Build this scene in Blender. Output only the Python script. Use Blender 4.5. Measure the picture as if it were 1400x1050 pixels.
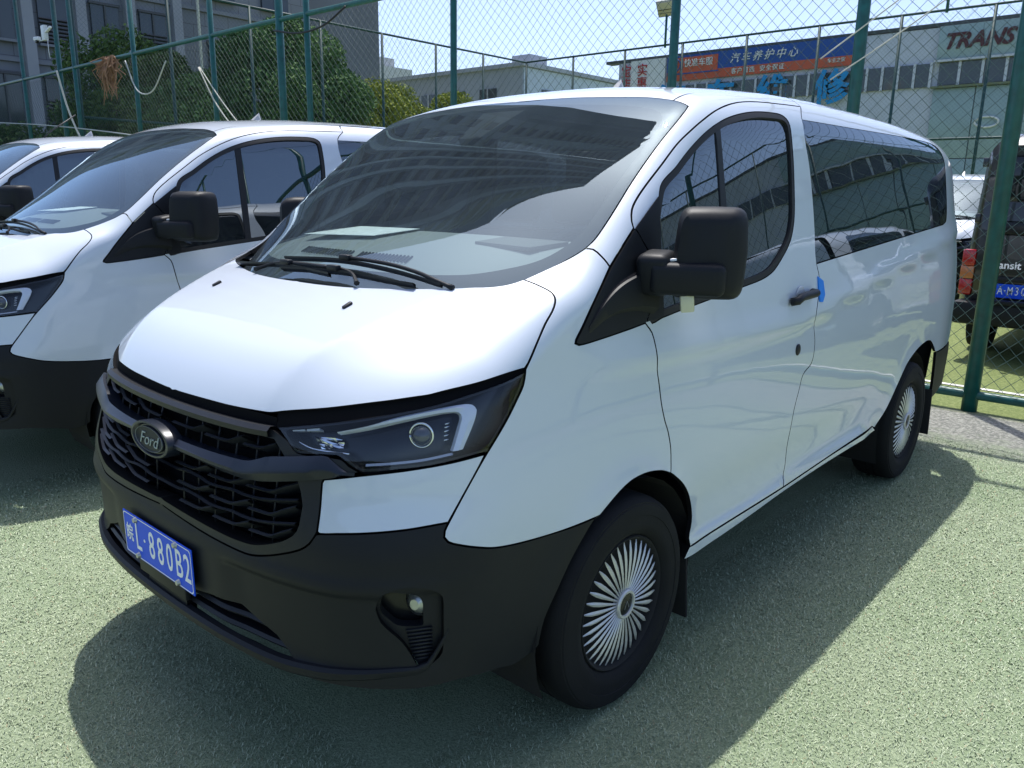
import bpy, bmesh, math, random
import numpy as np
from mathutils import Vector, Matrix, Euler
from mathutils.geometry import delaunay_2d_cdt

# ------------------------------------------------------------------ camera, sky, sun, exposure
scene = bpy.context.scene
scene.render.resolution_x, scene.render.resolution_y = 1024, 768
for o in list(bpy.data.objects):
    bpy.data.objects.remove(o)
COL = scene.collection

CAM = (1.954, 2.212, 1.5924)
yaw, pitch, roll = 3.8675, 0.2345, 0.0157
fw = Vector((math.cos(yaw)*math.cos(pitch), math.sin(yaw)*math.cos(pitch), -math.sin(pitch)))
rt = fw.cross(Vector((0, 0, 1))).normalized()
up = rt.cross(fw)
rt, up = rt*math.cos(roll)+up*math.sin(roll), up*math.cos(roll)-rt*math.sin(roll)
cam = bpy.data.cameras.new('camera')
cam.sensor_width = 36.0
cam.lens = 36.0*1082.5/1400.0
cam.clip_start, cam.clip_end = 0.05, 3000
cam_o = bpy.data.objects.new('camera', cam)
M = Matrix((rt, up, -fw)).transposed().to_4x4()
M.translation = Vector(CAM)
cam_o.matrix_world = M
COL.objects.link(cam_o)
scene.camera = cam_o

SUN = Vector((-0.30, -0.27, 1.0)).normalized()      # towards the sun
world = bpy.data.worlds.new('World'); scene.world = world; world.use_nodes = True
wn = world.node_tree
sky = wn.nodes.new('ShaderNodeTexSky'); sky.sky_type = 'NISHITA'; sky.sun_disc = False
sky.sun_elevation = math.asin(SUN.z)
sky.sun_rotation = math.atan2(SUN.x, SUN.y)
sky.air_density, sky.dust_density, sky.ozone_density = 0.65, 2.2, 3.2
wn.links.new(sky.outputs[0], wn.nodes['Background'].inputs[0])
wn.nodes['Background'].inputs[1].default_value = 0.15
sl = bpy.data.lights.new('sun', 'SUN'); sl.energy = 2.95; sl.angle = math.radians(0.53); sl.color = (1.0, 0.975, 0.93)
so = bpy.data.objects.new('sun', sl); so.rotation_euler = SUN.to_track_quat('Z', 'Y').to_euler(); so.location = (0, 0, 30)
COL.objects.link(so)
vs = scene.view_settings
vs.view_transform = 'Standard'; vs.look = 'None'; vs.exposure = 0.84; vs.gamma = 1.0

# ------------------------------------------------------------------ helpers
rng = random.Random(7)
def tag(o, label=None, cat=None, group=None, kind=None):
    for k, v in (('label', label), ('category', cat), ('group', group), ('kind', kind)):
        if v: o[k] = v
    return o
def link(o, parent=None):
    COL.objects.link(o)
    if parent: o.parent = parent
    return o
def empty(name, loc=(0, 0, 0), rz=0.0):
    o = bpy.data.objects.new(name, None); o.location = loc; o.rotation_euler = (0, 0, rz); o.empty_display_size = .2
    return link(o)
def mesh_obj(name, verts, faces, mats, parent=None, smooth=False, fmat=None):
    me = bpy.data.meshes.new(name)
    me.from_pydata([tuple(v) for v in verts], [], [tuple(int(i) for i in f) for f in faces])
    for m in (mats if isinstance(mats, (list, tuple)) else [mats]): me.materials.append(m)
    if fmat is not None: me.polygons.foreach_set('material_index', list(fmat))
    me.polygons.foreach_set('use_smooth', [bool(smooth)]*len(me.polygons))
    me.update()
    return link(bpy.data.objects.new(name, me), parent)
def bm_obj(name, bm, mats, parent=None, smooth=False, loc=None):
    bmesh.ops.recalc_face_normals(bm, faces=bm.faces)
    me = bpy.data.meshes.new(name); bm.to_mesh(me); bm.free()
    for m in (mats if isinstance(mats, (list, tuple)) else [mats]): me.materials.append(m)
    me.polygons.foreach_set('use_smooth', [bool(smooth)]*len(me.polygons))
    if smooth: me.set_sharp_from_angle(angle=math.radians(38))
    o = link(bpy.data.objects.new(name, me), parent)
    if loc: o.location = loc
    return o
def copy_tree(o, parent=None, skip=()):
    c = o.copy(); COL.objects.link(c); c.parent = parent
    if parent is not None: c.matrix_parent_inverse = o.matrix_parent_inverse.copy()
    for ch in list(o.children):
        if ch.name.split('.')[0] not in skip: copy_tree(ch, c, skip)
    return c
def bm_box(bm, c, s, bevel=0.0, rot=None, seg=2):
    r = bmesh.ops.create_cube(bm, size=1.0)
    vs_ = r['verts']
    for v in vs_: v.co = Vector((v.co.x*s[0], v.co.y*s[1], v.co.z*s[2]))
    if bevel > 0:
        es = list({e for v in vs_ for e in v.link_edges})
        rr = bmesh.ops.bevel(bm, geom=es, offset=bevel, segments=seg, affect='EDGES', profile=.5)
        vs_ = list({v for f in rr['faces'] for v in f.verts} | {v for v in vs_ if v.is_valid})
    mm = Matrix.Translation(Vector(c)) @ (rot.to_matrix().to_4x4() if rot else Matrix())
    for v in vs_: v.co = mm @ v.co
    return vs_
def box(name, c, s, mat, parent=None, bevel=0.0, rot=None, smooth=None):
    bm = bmesh.new(); bm_box(bm, (0, 0, 0), s, bevel)
    o = bm_obj(name, bm, mat, parent, smooth=bevel > 0 if smooth is None else smooth, loc=c)
    if rot: o.rotation_euler = rot
    return o
def tube_geo(pts, r, n=8, cap=True, V=None, Fc=None):
    V = [] if V is None else V; Fc = [] if Fc is None else Fc
    pts = [Vector(p) for p in pts]; b0 = len(V); m = len(pts)
    rs = r if isinstance(r, (list, tuple)) else [r]*m
    ref = None
    for i, p in enumerate(pts):
        d = (pts[min(i+1, m-1)]-pts[max(i-1, 0)]).normalized()
        if ref is None: ref = d.orthogonal().normalized()
        ref = (ref-d*ref.dot(d)).normalized(); b = d.cross(ref)
        for k in range(n):
            a = 2*math.pi*k/n; V.append(p+ref*math.cos(a)*rs[i]+b*math.sin(a)*rs[i])
    for i in range(m-1):
        for k in range(n):
            k2 = (k+1) % n
            Fc.append((b0+i*n+k, b0+i*n+k2, b0+(i+1)*n+k2, b0+(i+1)*n+k))
    if cap and n > 2:
        Fc.append(tuple(b0+k for k in range(n))[::-1]); Fc.append(tuple(b0+(m-1)*n+k for k in range(n)))
    return V, Fc
def tube(name, pts, r, mat, parent=None, n=8):
    V, Fc = tube_geo(pts, r, n)
    return mesh_obj(name, V, Fc, mat, parent, smooth=True)
def lathe(name, prof, mat, parent=None, n=48, axis='y', fmat=None, smooth=True):
    """prof: list of (radius, axial)"""
    V = []; Fc = []; fm = []
    m = len(prof)
    for k in range(n):
        a = 2*math.pi*k/n
        for r, h in prof:
            V.append((r*math.cos(a), h, r*math.sin(a)) if axis == 'y' else (r*math.cos(a), r*math.sin(a), h))
    for k in range(n):
        k2 = (k+1) % n
        for i in range(m-1):
            Fc.append((k*m+i, k*m+i+1, k2*m+i+1, k2*m+i)); fm.append(fmat[i] if fmat else 0)
    o = mesh_obj(name, V, Fc, mat, parent, smooth=smooth, fmat=fm)
    if smooth: o.data.set_sharp_from_angle(angle=math.radians(40))
    return o
def text_obj(name, body, size, mat, parent=None, M4=None, depth=0.0, shear=0.0, xs=1.0, bold=0.0, spacing=1.0, align='CENTER'):
    cu = bpy.data.curves.new(name, 'FONT'); cu.body = body; cu.size = size; cu.extrude = depth; cu.shear = shear
    cu.offset = bold; cu.space_character = spacing; cu.align_x = align; cu.align_y = 'CENTER'; cu.resolution_u = 3
    t = bpy.data.objects.new(name+'_tmp', cu); COL.objects.link(t)
    dg = bpy.context.evaluated_depsgraph_get(); dg.update()
    me = bpy.data.meshes.new_from_object(t.evaluated_get(dg))
    bpy.data.objects.remove(t); bpy.data.curves.remove(cu)
    me.name = name
    me.transform(Matrix.Diagonal((xs, 1, 1, 1)))
    if M4 is not None: me.transform(M4)
    me.materials.clear(); me.materials.append(mat)
    return link(bpy.data.objects.new(name, me), parent)
def frame(origin, xaxis, yaxis):
    x = Vector(xaxis).normalized(); z = x.cross(Vector(yaxis)).normalized(); y = z.cross(x)
    m = Matrix((x, y, z)).transposed().to_4x4(); m.translation = Vector(origin)
    return m

# ------------------------------------------------------------------ materials
def mat(name, col, rough=.5, metal=0.0, coat=0.0, spec=.5, noise=None, bump=None, emit=None):
    m = bpy.data.materials.new(name); m.use_nodes = True
    nt = m.node_tree; b = nt.nodes['Principled BSDF']
    b.inputs['Base Color'].default_value = (*col, 1); b.inputs['Roughness'].default_value = rough
    b.inputs['Metallic'].default_value = metal; b.inputs['Coat Weight'].default_value = coat
    b.inputs['Coat Roughness'].default_value = .02
    b.inputs['Specular IOR Level'].default_value = spec
    if noise:                                   # (scale, amount): slow tonal drift
        tc = nt.nodes.new('ShaderNodeTexCoord'); nz = nt.nodes.new('ShaderNodeTexNoise'); nz.inputs['Scale'].default_value = noise[0]
        nz.inputs['Detail'].default_value = 6
        mp = nt.nodes.new('ShaderNodeMapRange'); mp.inputs[1].default_value = .3; mp.inputs[2].default_value = .7
        mp.inputs[3].default_value = 1-noise[1]; mp.inputs[4].default_value = 1+noise[1]
        mx = nt.nodes.new('ShaderNodeMix'); mx.data_type = 'RGBA'; mx.blend_type = 'MULTIPLY'; mx.inputs[0].default_value = 1
        mx.inputs[6].default_value = (*col, 1)
        nt.links.new(tc.outputs['Object'], nz.inputs['Vector']); nt.links.new(nz.outputs[0], mp.inputs[0])
        nt.links.new(mp.outputs[0], mx.inputs[7]); nt.links.new(mx.outputs[2], b.inputs['Base Color'])
    if bump:                                    # (scale, strength, distance)
        tc = nt.nodes.new('ShaderNodeTexCoord'); nz = nt.nodes.new('ShaderNodeTexNoise'); nz.inputs['Scale'].default_value = bump[0]
        nz.inputs['Detail'].default_value = 3
        bp = nt.nodes.new('ShaderNodeBump'); bp.inputs['Strength'].default_value = bump[1]; bp.inputs['Distance'].default_value = bump[2]
        nt.links.new(tc.outputs['Object'], nz.inputs['Vector']); nt.links.new(nz.outputs[0], bp.inputs['Height'])
        nt.links.new(bp.outputs[0], b.inputs['Normal'])
    return m
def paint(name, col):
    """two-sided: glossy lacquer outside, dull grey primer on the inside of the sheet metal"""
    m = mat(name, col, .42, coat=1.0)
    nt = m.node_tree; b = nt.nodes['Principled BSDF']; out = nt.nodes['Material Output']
    d = nt.nodes.new('ShaderNodeBsdfDiffuse'); d.inputs[0].default_value = (.04, .042, .045, 1)  # dark inner faces stand in for the shade of the cabin
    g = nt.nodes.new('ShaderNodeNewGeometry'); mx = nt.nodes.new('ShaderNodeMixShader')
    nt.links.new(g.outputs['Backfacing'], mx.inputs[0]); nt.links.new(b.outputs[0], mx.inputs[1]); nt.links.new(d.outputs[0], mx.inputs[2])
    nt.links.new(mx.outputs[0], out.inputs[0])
    # faint orange peel
    tc = nt.nodes.new('ShaderNodeTexCoord'); nz = nt.nodes.new('ShaderNodeTexNoise'); nz.inputs['Scale'].default_value = 3.2; nz.inputs['Detail'].default_value = 2
    bp = nt.nodes.new('ShaderNodeBump'); bp.inputs['Strength'].default_value = .25; bp.inputs['Distance'].default_value = .006
    nt.links.new(tc.outputs['Object'], nz.inputs['Vector']); nt.links.new(nz.outputs[0], bp.inputs['Height'])
    nt.links.new(bp.outputs[0], b.inputs['Coat Normal'])
    return m
def glass(name, tint, ior=1.75, wav=0.0, dust=0.0, refl=(1, 1, 1)):
    m = bpy.data.materials.new(name); m.use_nodes = True; nt = m.node_tree
    for n in list(nt.nodes): nt.nodes.remove(n)
    out = nt.nodes.new('ShaderNodeOutputMaterial'); t = nt.nodes.new('ShaderNodeBsdfTransparent'); g = nt.nodes.new('ShaderNodeBsdfGlossy')
    g.inputs['Roughness'].default_value = 0.0; t.inputs[0].default_value = (*tint, 1); g.inputs['Color'].default_value = (*refl, 1)
    # two-sided Schlick reflectance (a thin pane reflects alike from either side)
    r0 = ((ior-1)/(ior+1))**2
    ge_ = nt.nodes.new('ShaderNodeNewGeometry'); dt = nt.nodes.new('ShaderNodeVectorMath'); dt.operation = 'DOT_PRODUCT'
    nt.links.new(ge_.outputs['Incoming'], dt.inputs[0]); nt.links.new(ge_.outputs['Normal'], dt.inputs[1])
    def mth(op, a_, b_=None):
        q = nt.nodes.new('ShaderNodeMath'); q.operation = op; nt.links.new(a_, q.inputs[0])
        if b_ is not None: q.inputs[1].default_value = b_
        return q
    ab = mth('ABSOLUTE', dt.outputs['Value']); iv = mth('MULTIPLY_ADD', ab.outputs[0], -1.0); iv.inputs[2].default_value = 1.0
    pw = mth('POWER', iv.outputs[0], 5.0); f = mth('MULTIPLY_ADD', pw.outputs[0], 1-r0); f.inputs[2].default_value = r0
    mx = nt.nodes.new('ShaderNodeMixShader')
    nt.links.new(f.outputs[0], mx.inputs[0]); nt.links.new(t.outputs[0], mx.inputs[1]); nt.links.new(g.outputs[0], mx.inputs[2])
    nt.links.new(mx.outputs[0], out.inputs[0])
    if dust:                                    # thin dry film of dust over the pane
        d = nt.nodes.new('ShaderNodeBsdfDiffuse'); d.inputs[0].default_value = (.50, .62, .74, 1); m2 = nt.nodes.new('ShaderNodeMixShader')
        tc = nt.nodes.new('ShaderNodeTexCoord'); nz = nt.nodes.new('ShaderNodeTexNoise'); nz.inputs['Scale'].default_value = 5; nz.inputs['Detail'].default_value = 7
        mr = nt.nodes.new('ShaderNodeMapRange'); mr.inputs[1].default_value = .3; mr.inputs[2].default_value = .75; mr.inputs[3].default_value = dust*.75; mr.inputs[4].default_value = dust*1.3
        nt.links.new(tc.outputs['Object'], nz.inputs['Vector']); nt.links.new(nz.outputs[0], mr.inputs[0]); nt.links.new(mr.outputs[0], m2.inputs[0])
        nt.links.new(mx.outputs[0], m2.inputs[1]); nt.links.new(d.outputs[0], m2.inputs[2]); nt.links.new(m2.outputs[0], out.inputs[0])
    if wav:
        tc = nt.nodes.new('ShaderNodeTexCoord'); nz = nt.nodes.new('ShaderNodeTexNoise'); nz.inputs['Scale'].default_value = 2.2; nz.inputs['Detail'].default_value = 1
        bp = nt.nodes.new('ShaderNodeBump'); bp.inputs['Strength'].default_value = wav; bp.inputs['Distance'].default_value = .01
        nt.links.new(tc.outputs['Object'], nz.inputs['Vector']); nt.links.new(nz.outputs[0], bp.inputs['Height'])
        nt.links.new(bp.outputs[0], g.inputs['Normal'])
    return m
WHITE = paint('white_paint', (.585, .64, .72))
BLACKP = mat('black_grained_plastic', (.012, .0135, .017),   .5, spec=.22, bump=(900, .25, .0006), noise=(3, .12))
GLOSSB = mat('gloss_black_trim', (.008, .009, .011), .25, spec=.4)
GRILB = mat('dark_grille_lacquer', (.009, .013, .024), .33, spec=.4)
SATINB = mat('satin_black_trim', (.013, .0145, .018), .45, spec=.3)
SEAL = mat('rubber_seal', (.008, .008, .009), .6)
GAPB = mat('gap_shade_black', (.006, .006, .007), .9, spec=.1)  # near-black on the flanges stands in for shade within the panel gaps
WGLASS = glass('windshield_glass', (.70, .80, .79), 2.35, wav=.10, dust=.032, refl=(.72, .90, 1.0))
SGLASS = glass('tinted_side_glass', (.055, .065, .07), 2.5, wav=.16, dust=.015, refl=(.86, .94, 1.0))
LENSM = glass('clear_lamp_lens', (.92, .94, .97), 1.5)
CHROME = mat('chrome', (.82, .83, .85), .08, 1.0)
SILVER = mat('silver_wheel_trim', (.60, .60, .59), .38, .45)
RUBBER = mat('tyre_rubber', (.007, .0075, .009), .8, spec=.3, noise=(8, .2), bump=(180, .3, .002))
LINER = mat('arch_liner_felt', (.012, .012, .013), .9)
FRIT = mat('glass_frit_black', (.010, .010, .012), .7, spec=.08)
DASH = mat('dashboard_grey', (.20, .215, .22), .65, bump=(600, .2, .0006))
SEATM = mat('seat_cloth', (.03, .032, .036), .9)
PLATE = mat('number_plate_blue', (.004, .085, .74), .45, spec=.3)
PWHITE = mat('reflective_white_lettering', (.85, .87, .9), .4)
BOLT = mat('bolt_zinc', (.45, .46, .45), .35, .8)
PAPER = mat('paper_sheet', (.72, .74, .73), .8, noise=(25, .12))
FILM = mat('yellowed_protective_film', (.62, .60, .42), .25)
BLUET = mat('blue_foam_strip', (.01, .22, .78), .5)
LED = mat('light_guide_acrylic', (.62, .66, .76), .25, coat=.4)
# ------------------------------------------------------------------ van body as one smooth implicit surface (metres, x forward, y left, z up, origin under the front axle)

def spl(xs,ys):
    xs=np.array(xs,float); ys=np.array(ys,float); n=len(xs); h=np.diff(xs); d=np.diff(ys)/h
    m=np.zeros(n); m[1:-1]=np.where(d[:-1]*d[1:]>0,(h[1:]+h[:-1])/( (h[1:]+2*h[:-1])/(3*np.where(d[:-1]==0,1e-9,d[:-1]))*1.0+(2*h[1:]+h[:-1])/(3*np.where(d[1:]==0,1e-9,d[1:]))),0)
    m[0]=d[0]; m[-1]=d[-1]
    def f(x):
        x=np.asarray(x,float); i=np.clip(np.searchsorted(xs,x)-1,0,n-2); t=(x-xs[i])/h[i]
        tc=np.clip(t,0,1)
        v=(2*tc**3-3*tc**2+1)*ys[i]+(tc**3-2*tc**2+tc)*h[i]*m[i]+(-2*tc**3+3*tc**2)*ys[i+1]+(tc**3-tc**2)*h[i]*m[i+1]
        return v+np.where(t<0,t*h[i]*m[0],0)+np.where(t>1,(t-1)*h[i]*m[-1],0)
    return f
def smax(a,b,k):
    h=np.maximum(k-np.abs(a-b),0)/k
    return np.maximum(a,b)+h*h*k*.25
def smin(a,b,k): return -smax(-a,-b,k)
def sstep(x,a,b):
    t=np.clip((x-a)/(b-a),0,1); return t*t*(3-2*t)
wz=spl([.15,.22,.28,.36,.5,.7,.95,1.15,1.3,1.5,1.75,1.95,2.1],[.90,.935,.955,.966,.975,.981,.980,.968,.950,.917,.874,.838,.810])
def Ys(x,z):
    t=np.maximum(x+1.0,0)
    tp=.030*(t/.91)**2*(.5+.5*sstep(z,.7,1.15))
    rr=np.hypot(x,z-.335); r2=np.hypot(x+2.933,z-.335)
    fl=.014*np.exp(-((rr-.385)/.07)**2)*sstep(z,.2,.5)+.012*np.exp(-((r2-.385)/.08)**2)*sstep(z,.2,.5)
    rear=.05*sstep(x,-3.2,-3.95)**2
    # lower door sculpt: shallow flare below a rising crease, panel slightly hollow above
    zl=.43+.035*(-x)/2.0
    door=sstep(x,-.25,-.5)*sstep(x,-2.35,-2.1)
    sc=.017*door*(sstep(z,zl+.015,zl-.03)*1.0-np.exp(-((z-zl-.10)/.09)**2)*.5)
    # shoulder crease running back below the windows
    zs=1.115+.115*np.maximum(-x-1.2,0)
    sh=.011*sstep(x,.35,-.2)*(sstep(z,zs-.06,zs)-sstep(z,zs,zs+.09))
    return wz(z)-tp+fl-rear+sc+sh
x0=spl([.12,.2,.26,.33,.42,.5,.645,.69,.80,.90,1.0,1.06,1.15],[.93,.985,1.02,1.018,1.012,1.014,1.018,1.006,1.0,.985,.962,.94,.90])
def Xf(y,z):
    a=np.abs(y)/.9
    pocket=.014*sstep(np.abs(y),.30,.42)*sstep(z,.635,.615)*sstep(z,.40,.44)*sstep(np.abs(y),.93,.86)
    return x0(z)-((.065+.05*sstep(z,.70,.88))*a**2+.125*a**4)-pocket
zh=spl([-6,-.3,.0,.2,.30,.44,.585,.7,.8,.88,.94,.98,1.05],[1.44,1.44,1.435,1.40,1.375,1.335,1.285,1.238,1.185,1.130,1.075,1.03,.93])
def yc(x): return np.interp(x,[.2,.42,.94],[.70,.62,.42])   # bonnet crease
def Zh(x,y):
    a=np.abs(y); e=a-yc(x)
    sp=np.where(e>.012,e,np.where(e<-.012,0,(e+.012)**2/.048))
    return zh(x)-.020*(a/.6)**2-(.10+.27*sstep(x,.18,.5))*sp
zwc=spl([-.9,-.55,-.2,.1,.44,.7],[2.13,1.962,1.760,1.552,1.322,1.13])
def Zw(x,y):
    b=.045+.085*np.clip((x+.53)/.6,-.3,1.6)
    return zwc(x)-b*(np.abs(y)/.8)**2.2
zrc=spl([-4.1,-3.9,-3.4,-2.6,-1.8,-1.3,-.9,-.55,-.2,.4],[1.92,1.975,2.035,2.065,2.07,2.06,2.03,1.985,1.92,1.78])
def Zr(x,y): return zrc(x)-.085*(np.abs(y)/.85)**2.6
def kt(x): return np.interp(x,[-4,-1.2,-.6,-.3,.1,.3,.5,.8,1],[.15,.13,.11,.09,.06,.07,.075,.08,.09])
def F(P,hood=True):
    x,y,z=P[...,0],np.abs(P[...,1]),P[...,2]
    zc=smin(Zw(x,y),Zr(x,y),.05); zt=smax(Zh(x,y),zc,.05) if hood else zc
    side=smax(y-Ys(x,z),x-Xf(y,z),.24)
    xr=-3.97+.02*(z-1)+ .12*np.maximum(z-1.25,0)
    side=smax(side,(xr+.03*(y/.9)**4)-x,.12)
    f=smax(side,z-zt,kt(x))
    return smax(f,.20-z,.04)
def grad(P,h=1e-4,hood=True):
    g=np.stack([F(P+np.eye(3)[i]*h,hood)-F(P-np.eye(3)[i]*h,hood) for i in range(3)],-1)
    return g/np.maximum(np.linalg.norm(g,axis=-1,keepdims=True),1e-9)
def cast(O,D,t0,t1,n=60,off=0.,hood=True):
    """first hit of rays O+tD with F=off (entering); returns t or nan"""
    O=np.broadcast_to(O,D.shape); ts=np.linspace(t0,t1,n)
    hit=np.full(D.shape[0],np.nan); prev=F(O+D*ts[0],hood)-off; lo=np.zeros(D.shape[0]); hi=np.full(D.shape[0],np.nan)
    for i in range(1,n):
        v=F(O+D*ts[i],hood)-off; m=np.isnan(hi)&(prev>0)&(v<=0); lo[m]=ts[i-1]; hi[m]=ts[i]; prev=v
    ok=~np.isnan(hi)
    l,h2=lo[ok],hi[ok]; o,d=O[ok],D[ok]
    for _ in range(22):
        mid=(l+h2)/2; v=F(o+d*mid[:,None],hood)-off; g=v>0; l=np.where(g,mid,l); h2=np.where(g,h2,mid)
    hit[ok]=(l+h2)/2
    return hit
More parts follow.
